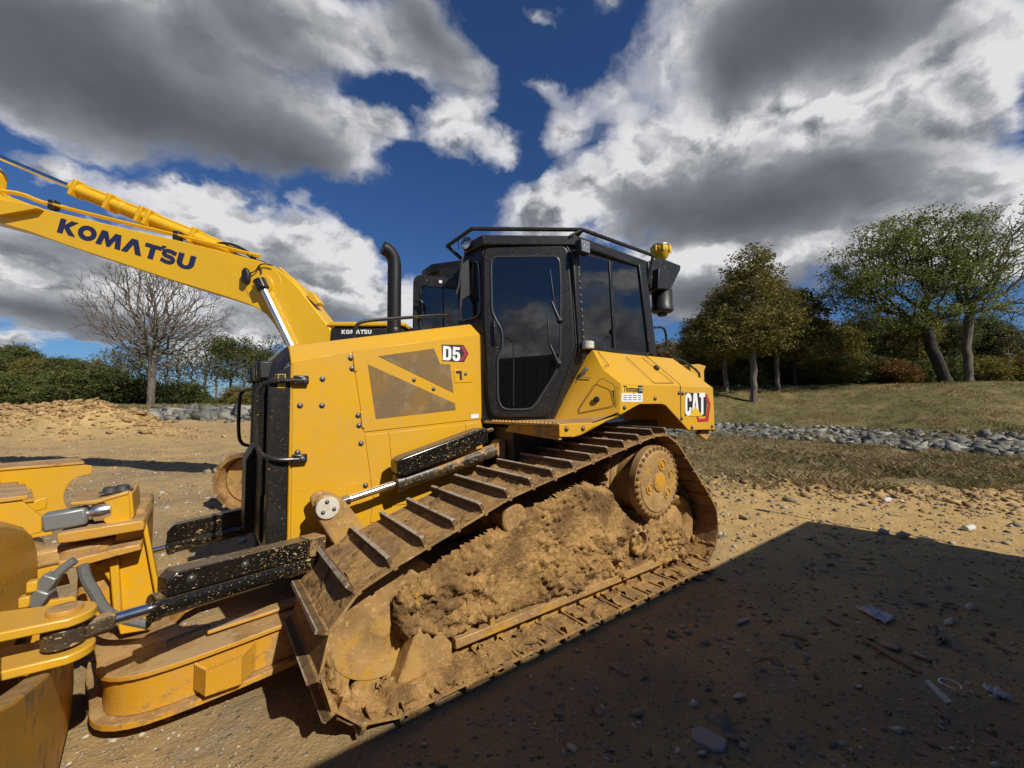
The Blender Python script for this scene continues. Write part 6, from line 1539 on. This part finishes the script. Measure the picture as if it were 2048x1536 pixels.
blades('weeds', 'straggly dry weeds between the yard and the rocky ditch', X[k], Y[k], r_.uniform(.03, .19, k.sum()) * fbm2(X[k], Y[k], .6, 35) * 1.7, r_.uniform(.0025, .006, k.sum()), 'weed', 2, .7)
n = 26000; u = -45 + r_.random(n) * 50; d = 33.5 + r_.random(n) * 8; X, Y = ud(u, d); blades('tall_grass', 'greenish tall grass along the foot of the left treeline', X, Y, r_.uniform(.2, .6, n), r_.uniform(.02, .05, n), 'grass', 3)
# a few taller dead stalks
for j, (px, d) in enumerate(((1548, 12.5), (1510, 13.5), (1655, 14.5), (1775, 13.0))):
    p = W((px - 1024) / F_PX * d, d, 0); p.z = tz(p.x, p.y); m = MB(); h = .9 - .12 * j
    m.tube([p, p + V(.06, .02, h * .6), p + V(.20, .05, h)], [.010, .007, .004], 5)
    for k in range(6): a = k * 1.9; b_ = p + V(.06, .02, h * (.35 + .1 * k)); m.tube([b_, b_ + V(.14 * math.cos(a), .14 * math.sin(a), .12)], [.005, .002], 4)
    o = m.build('dead_stalk', plain(f'stalk_{j}', (.10, .07, .05), .9), None, smooth=40)
    tag(o, ['tallest dark dead weed stalk in front of the rocky ditch', 'dead weed stalk close to the bulldozer rear before the ditch', 'dead weed stalk under the broad green tree before the ditch', 'dead weed stalk below the leaning tree before the ditch'][j], 'weed', 'dead weed stalks')

# ------------------------------------------------------------------ litter lying in the shade
G0 = lambda px, py, h=.0: at(px, py, 'z', h)
def crumple(name, quad, label, cat, mt, amp, seed, n=12):
    q = [G0(*p, .012) for p in quad]; vs = []; 
    for i in range(n + 1):
        for j in range(n + 1):
            a, b = i / n, j / n; p = (q[0] * (1 - a) + q[1] * a) * (1 - b) + (q[3] * (1 - a) + q[2] * a) * b
            h = noise.fractal(Vector((a * 3 + seed, b * 3, seed)), 1.0, 2.0, 3); e = math.sin(math.pi * a) * .3 + .7
            vs.append((p.x + h * .01, p.y, p.z + tz(p.x, p.y) + abs(h) * amp * e))
    fs = [(i * (n + 1) + j, (i + 1) * (n + 1) + j, (i + 1) * (n + 1) + j + 1, i * (n + 1) + j + 1) for i in range(n) for j in range(n)]
    m = MB(); m.add(vs, fs); o = m.build(name, mt, None, smooth=60); s_ = o.modifiers.new('t', 'SOLIDIFY'); s_.thickness = .002; tag(o, label, cat); return o
paper = plain('soiled_paper', (.60, .58, .55), .8, 0, .25, 14); card = plain('brown_card', (.34, .22, .12), .8, 0, .2, 12)
crumple('paper_sheet', [(1711, 1218), (1750, 1219), (1792, 1238), (1770, 1249)], 'crumpled white paper sheet lying in the shade on the dirt', 'paper', paper, .05, 3.1)
crumple('torn_card', [(1850, 1258), (1872, 1256), (1900, 1290), (1868, 1286)], 'torn brown card scrap right of the white paper sheet', 'cardboard', card, .06, 7.7)
crumple('rag', [(1962, 1378), (1985, 1380), (2030, 1408), (1995, 1400)], 'pale crumpled rag near the right edge in the shade', 'rag', paper, .05, 9.2)
def slabthing(name, pts, h, label, cat, mt, bv=.004):
    o = MB().prism([G0(*p) + V(0, 0, .002) for p in pts], (0, 0, h)).build(name, mt, None, bv, smooth=0); tag(o, label, cat); return o
slabthing('metal_strip', [(1848, 1368), (1858, 1366), (1907, 1412), (1893, 1416)], .02, 'narrow pale metal strip lying on the shaded dirt', 'strip', M['grey'])
slabthing('concrete_chunk', [(1381, 1466), (1400, 1459), (1456, 1488), (1450, 1510), (1430, 1512), (1384, 1486)], .022, 'flat broken grey concrete chunk at the bottom of the shaded ground', 'concrete', plain('broken_concrete', (.42, .38, .32), .9, 0, .4, 30, .01), .012)
slabthing('wood_offcut', [(1218, 1337), (1224, 1334), (1258, 1352), (1252, 1356)], .02, 'small weathered wood offcut near the track in the shade', 'wood', card)
slabthing('tile_shard', [(1473, 1248), (1497, 1240), (1500, 1244), (1477, 1252)], .02, 'small greyish tile shard lying below the rear of the track', 'shard', M['grey'])
o = MB().tube([G0(1728, 1280, .02), G0(1790, 1316, .02), G0(1841, 1345, .015)], [.012, .014, .012], 8).build('stick', card, None); tag(o, 'long thin straight stick lying in the shade', 'stick')
c = G0(1900, 1368, .012); o = MB().tube([c + V(.045 * math.cos(a * .524), .045 * math.sin(a * .524), 0) for a in range(13)], .005, 6).build('ring', M['white'], None); tag(o, 'small white plastic ring beside the metal strip', 'ring')
for px, py, lb in ((1773, 1000, 'white plastic cup lying on the sunlit dirt before the weeds'), (1938, 1056, 'pale crushed can lying on the sunlit dirt beyond the shadow')):
    c = G0(px, py, .04); o = MB().lathe(c, (1, -.4, .1), [(.03, -.07), (.035, -.06), (.038, .06), (.034, .07)], 14).build('drink_can' if 'can' in lb else 'plastic_cup', paper, None, .004); tag(o, lb, 'can' if 'can' in lb else 'cup')
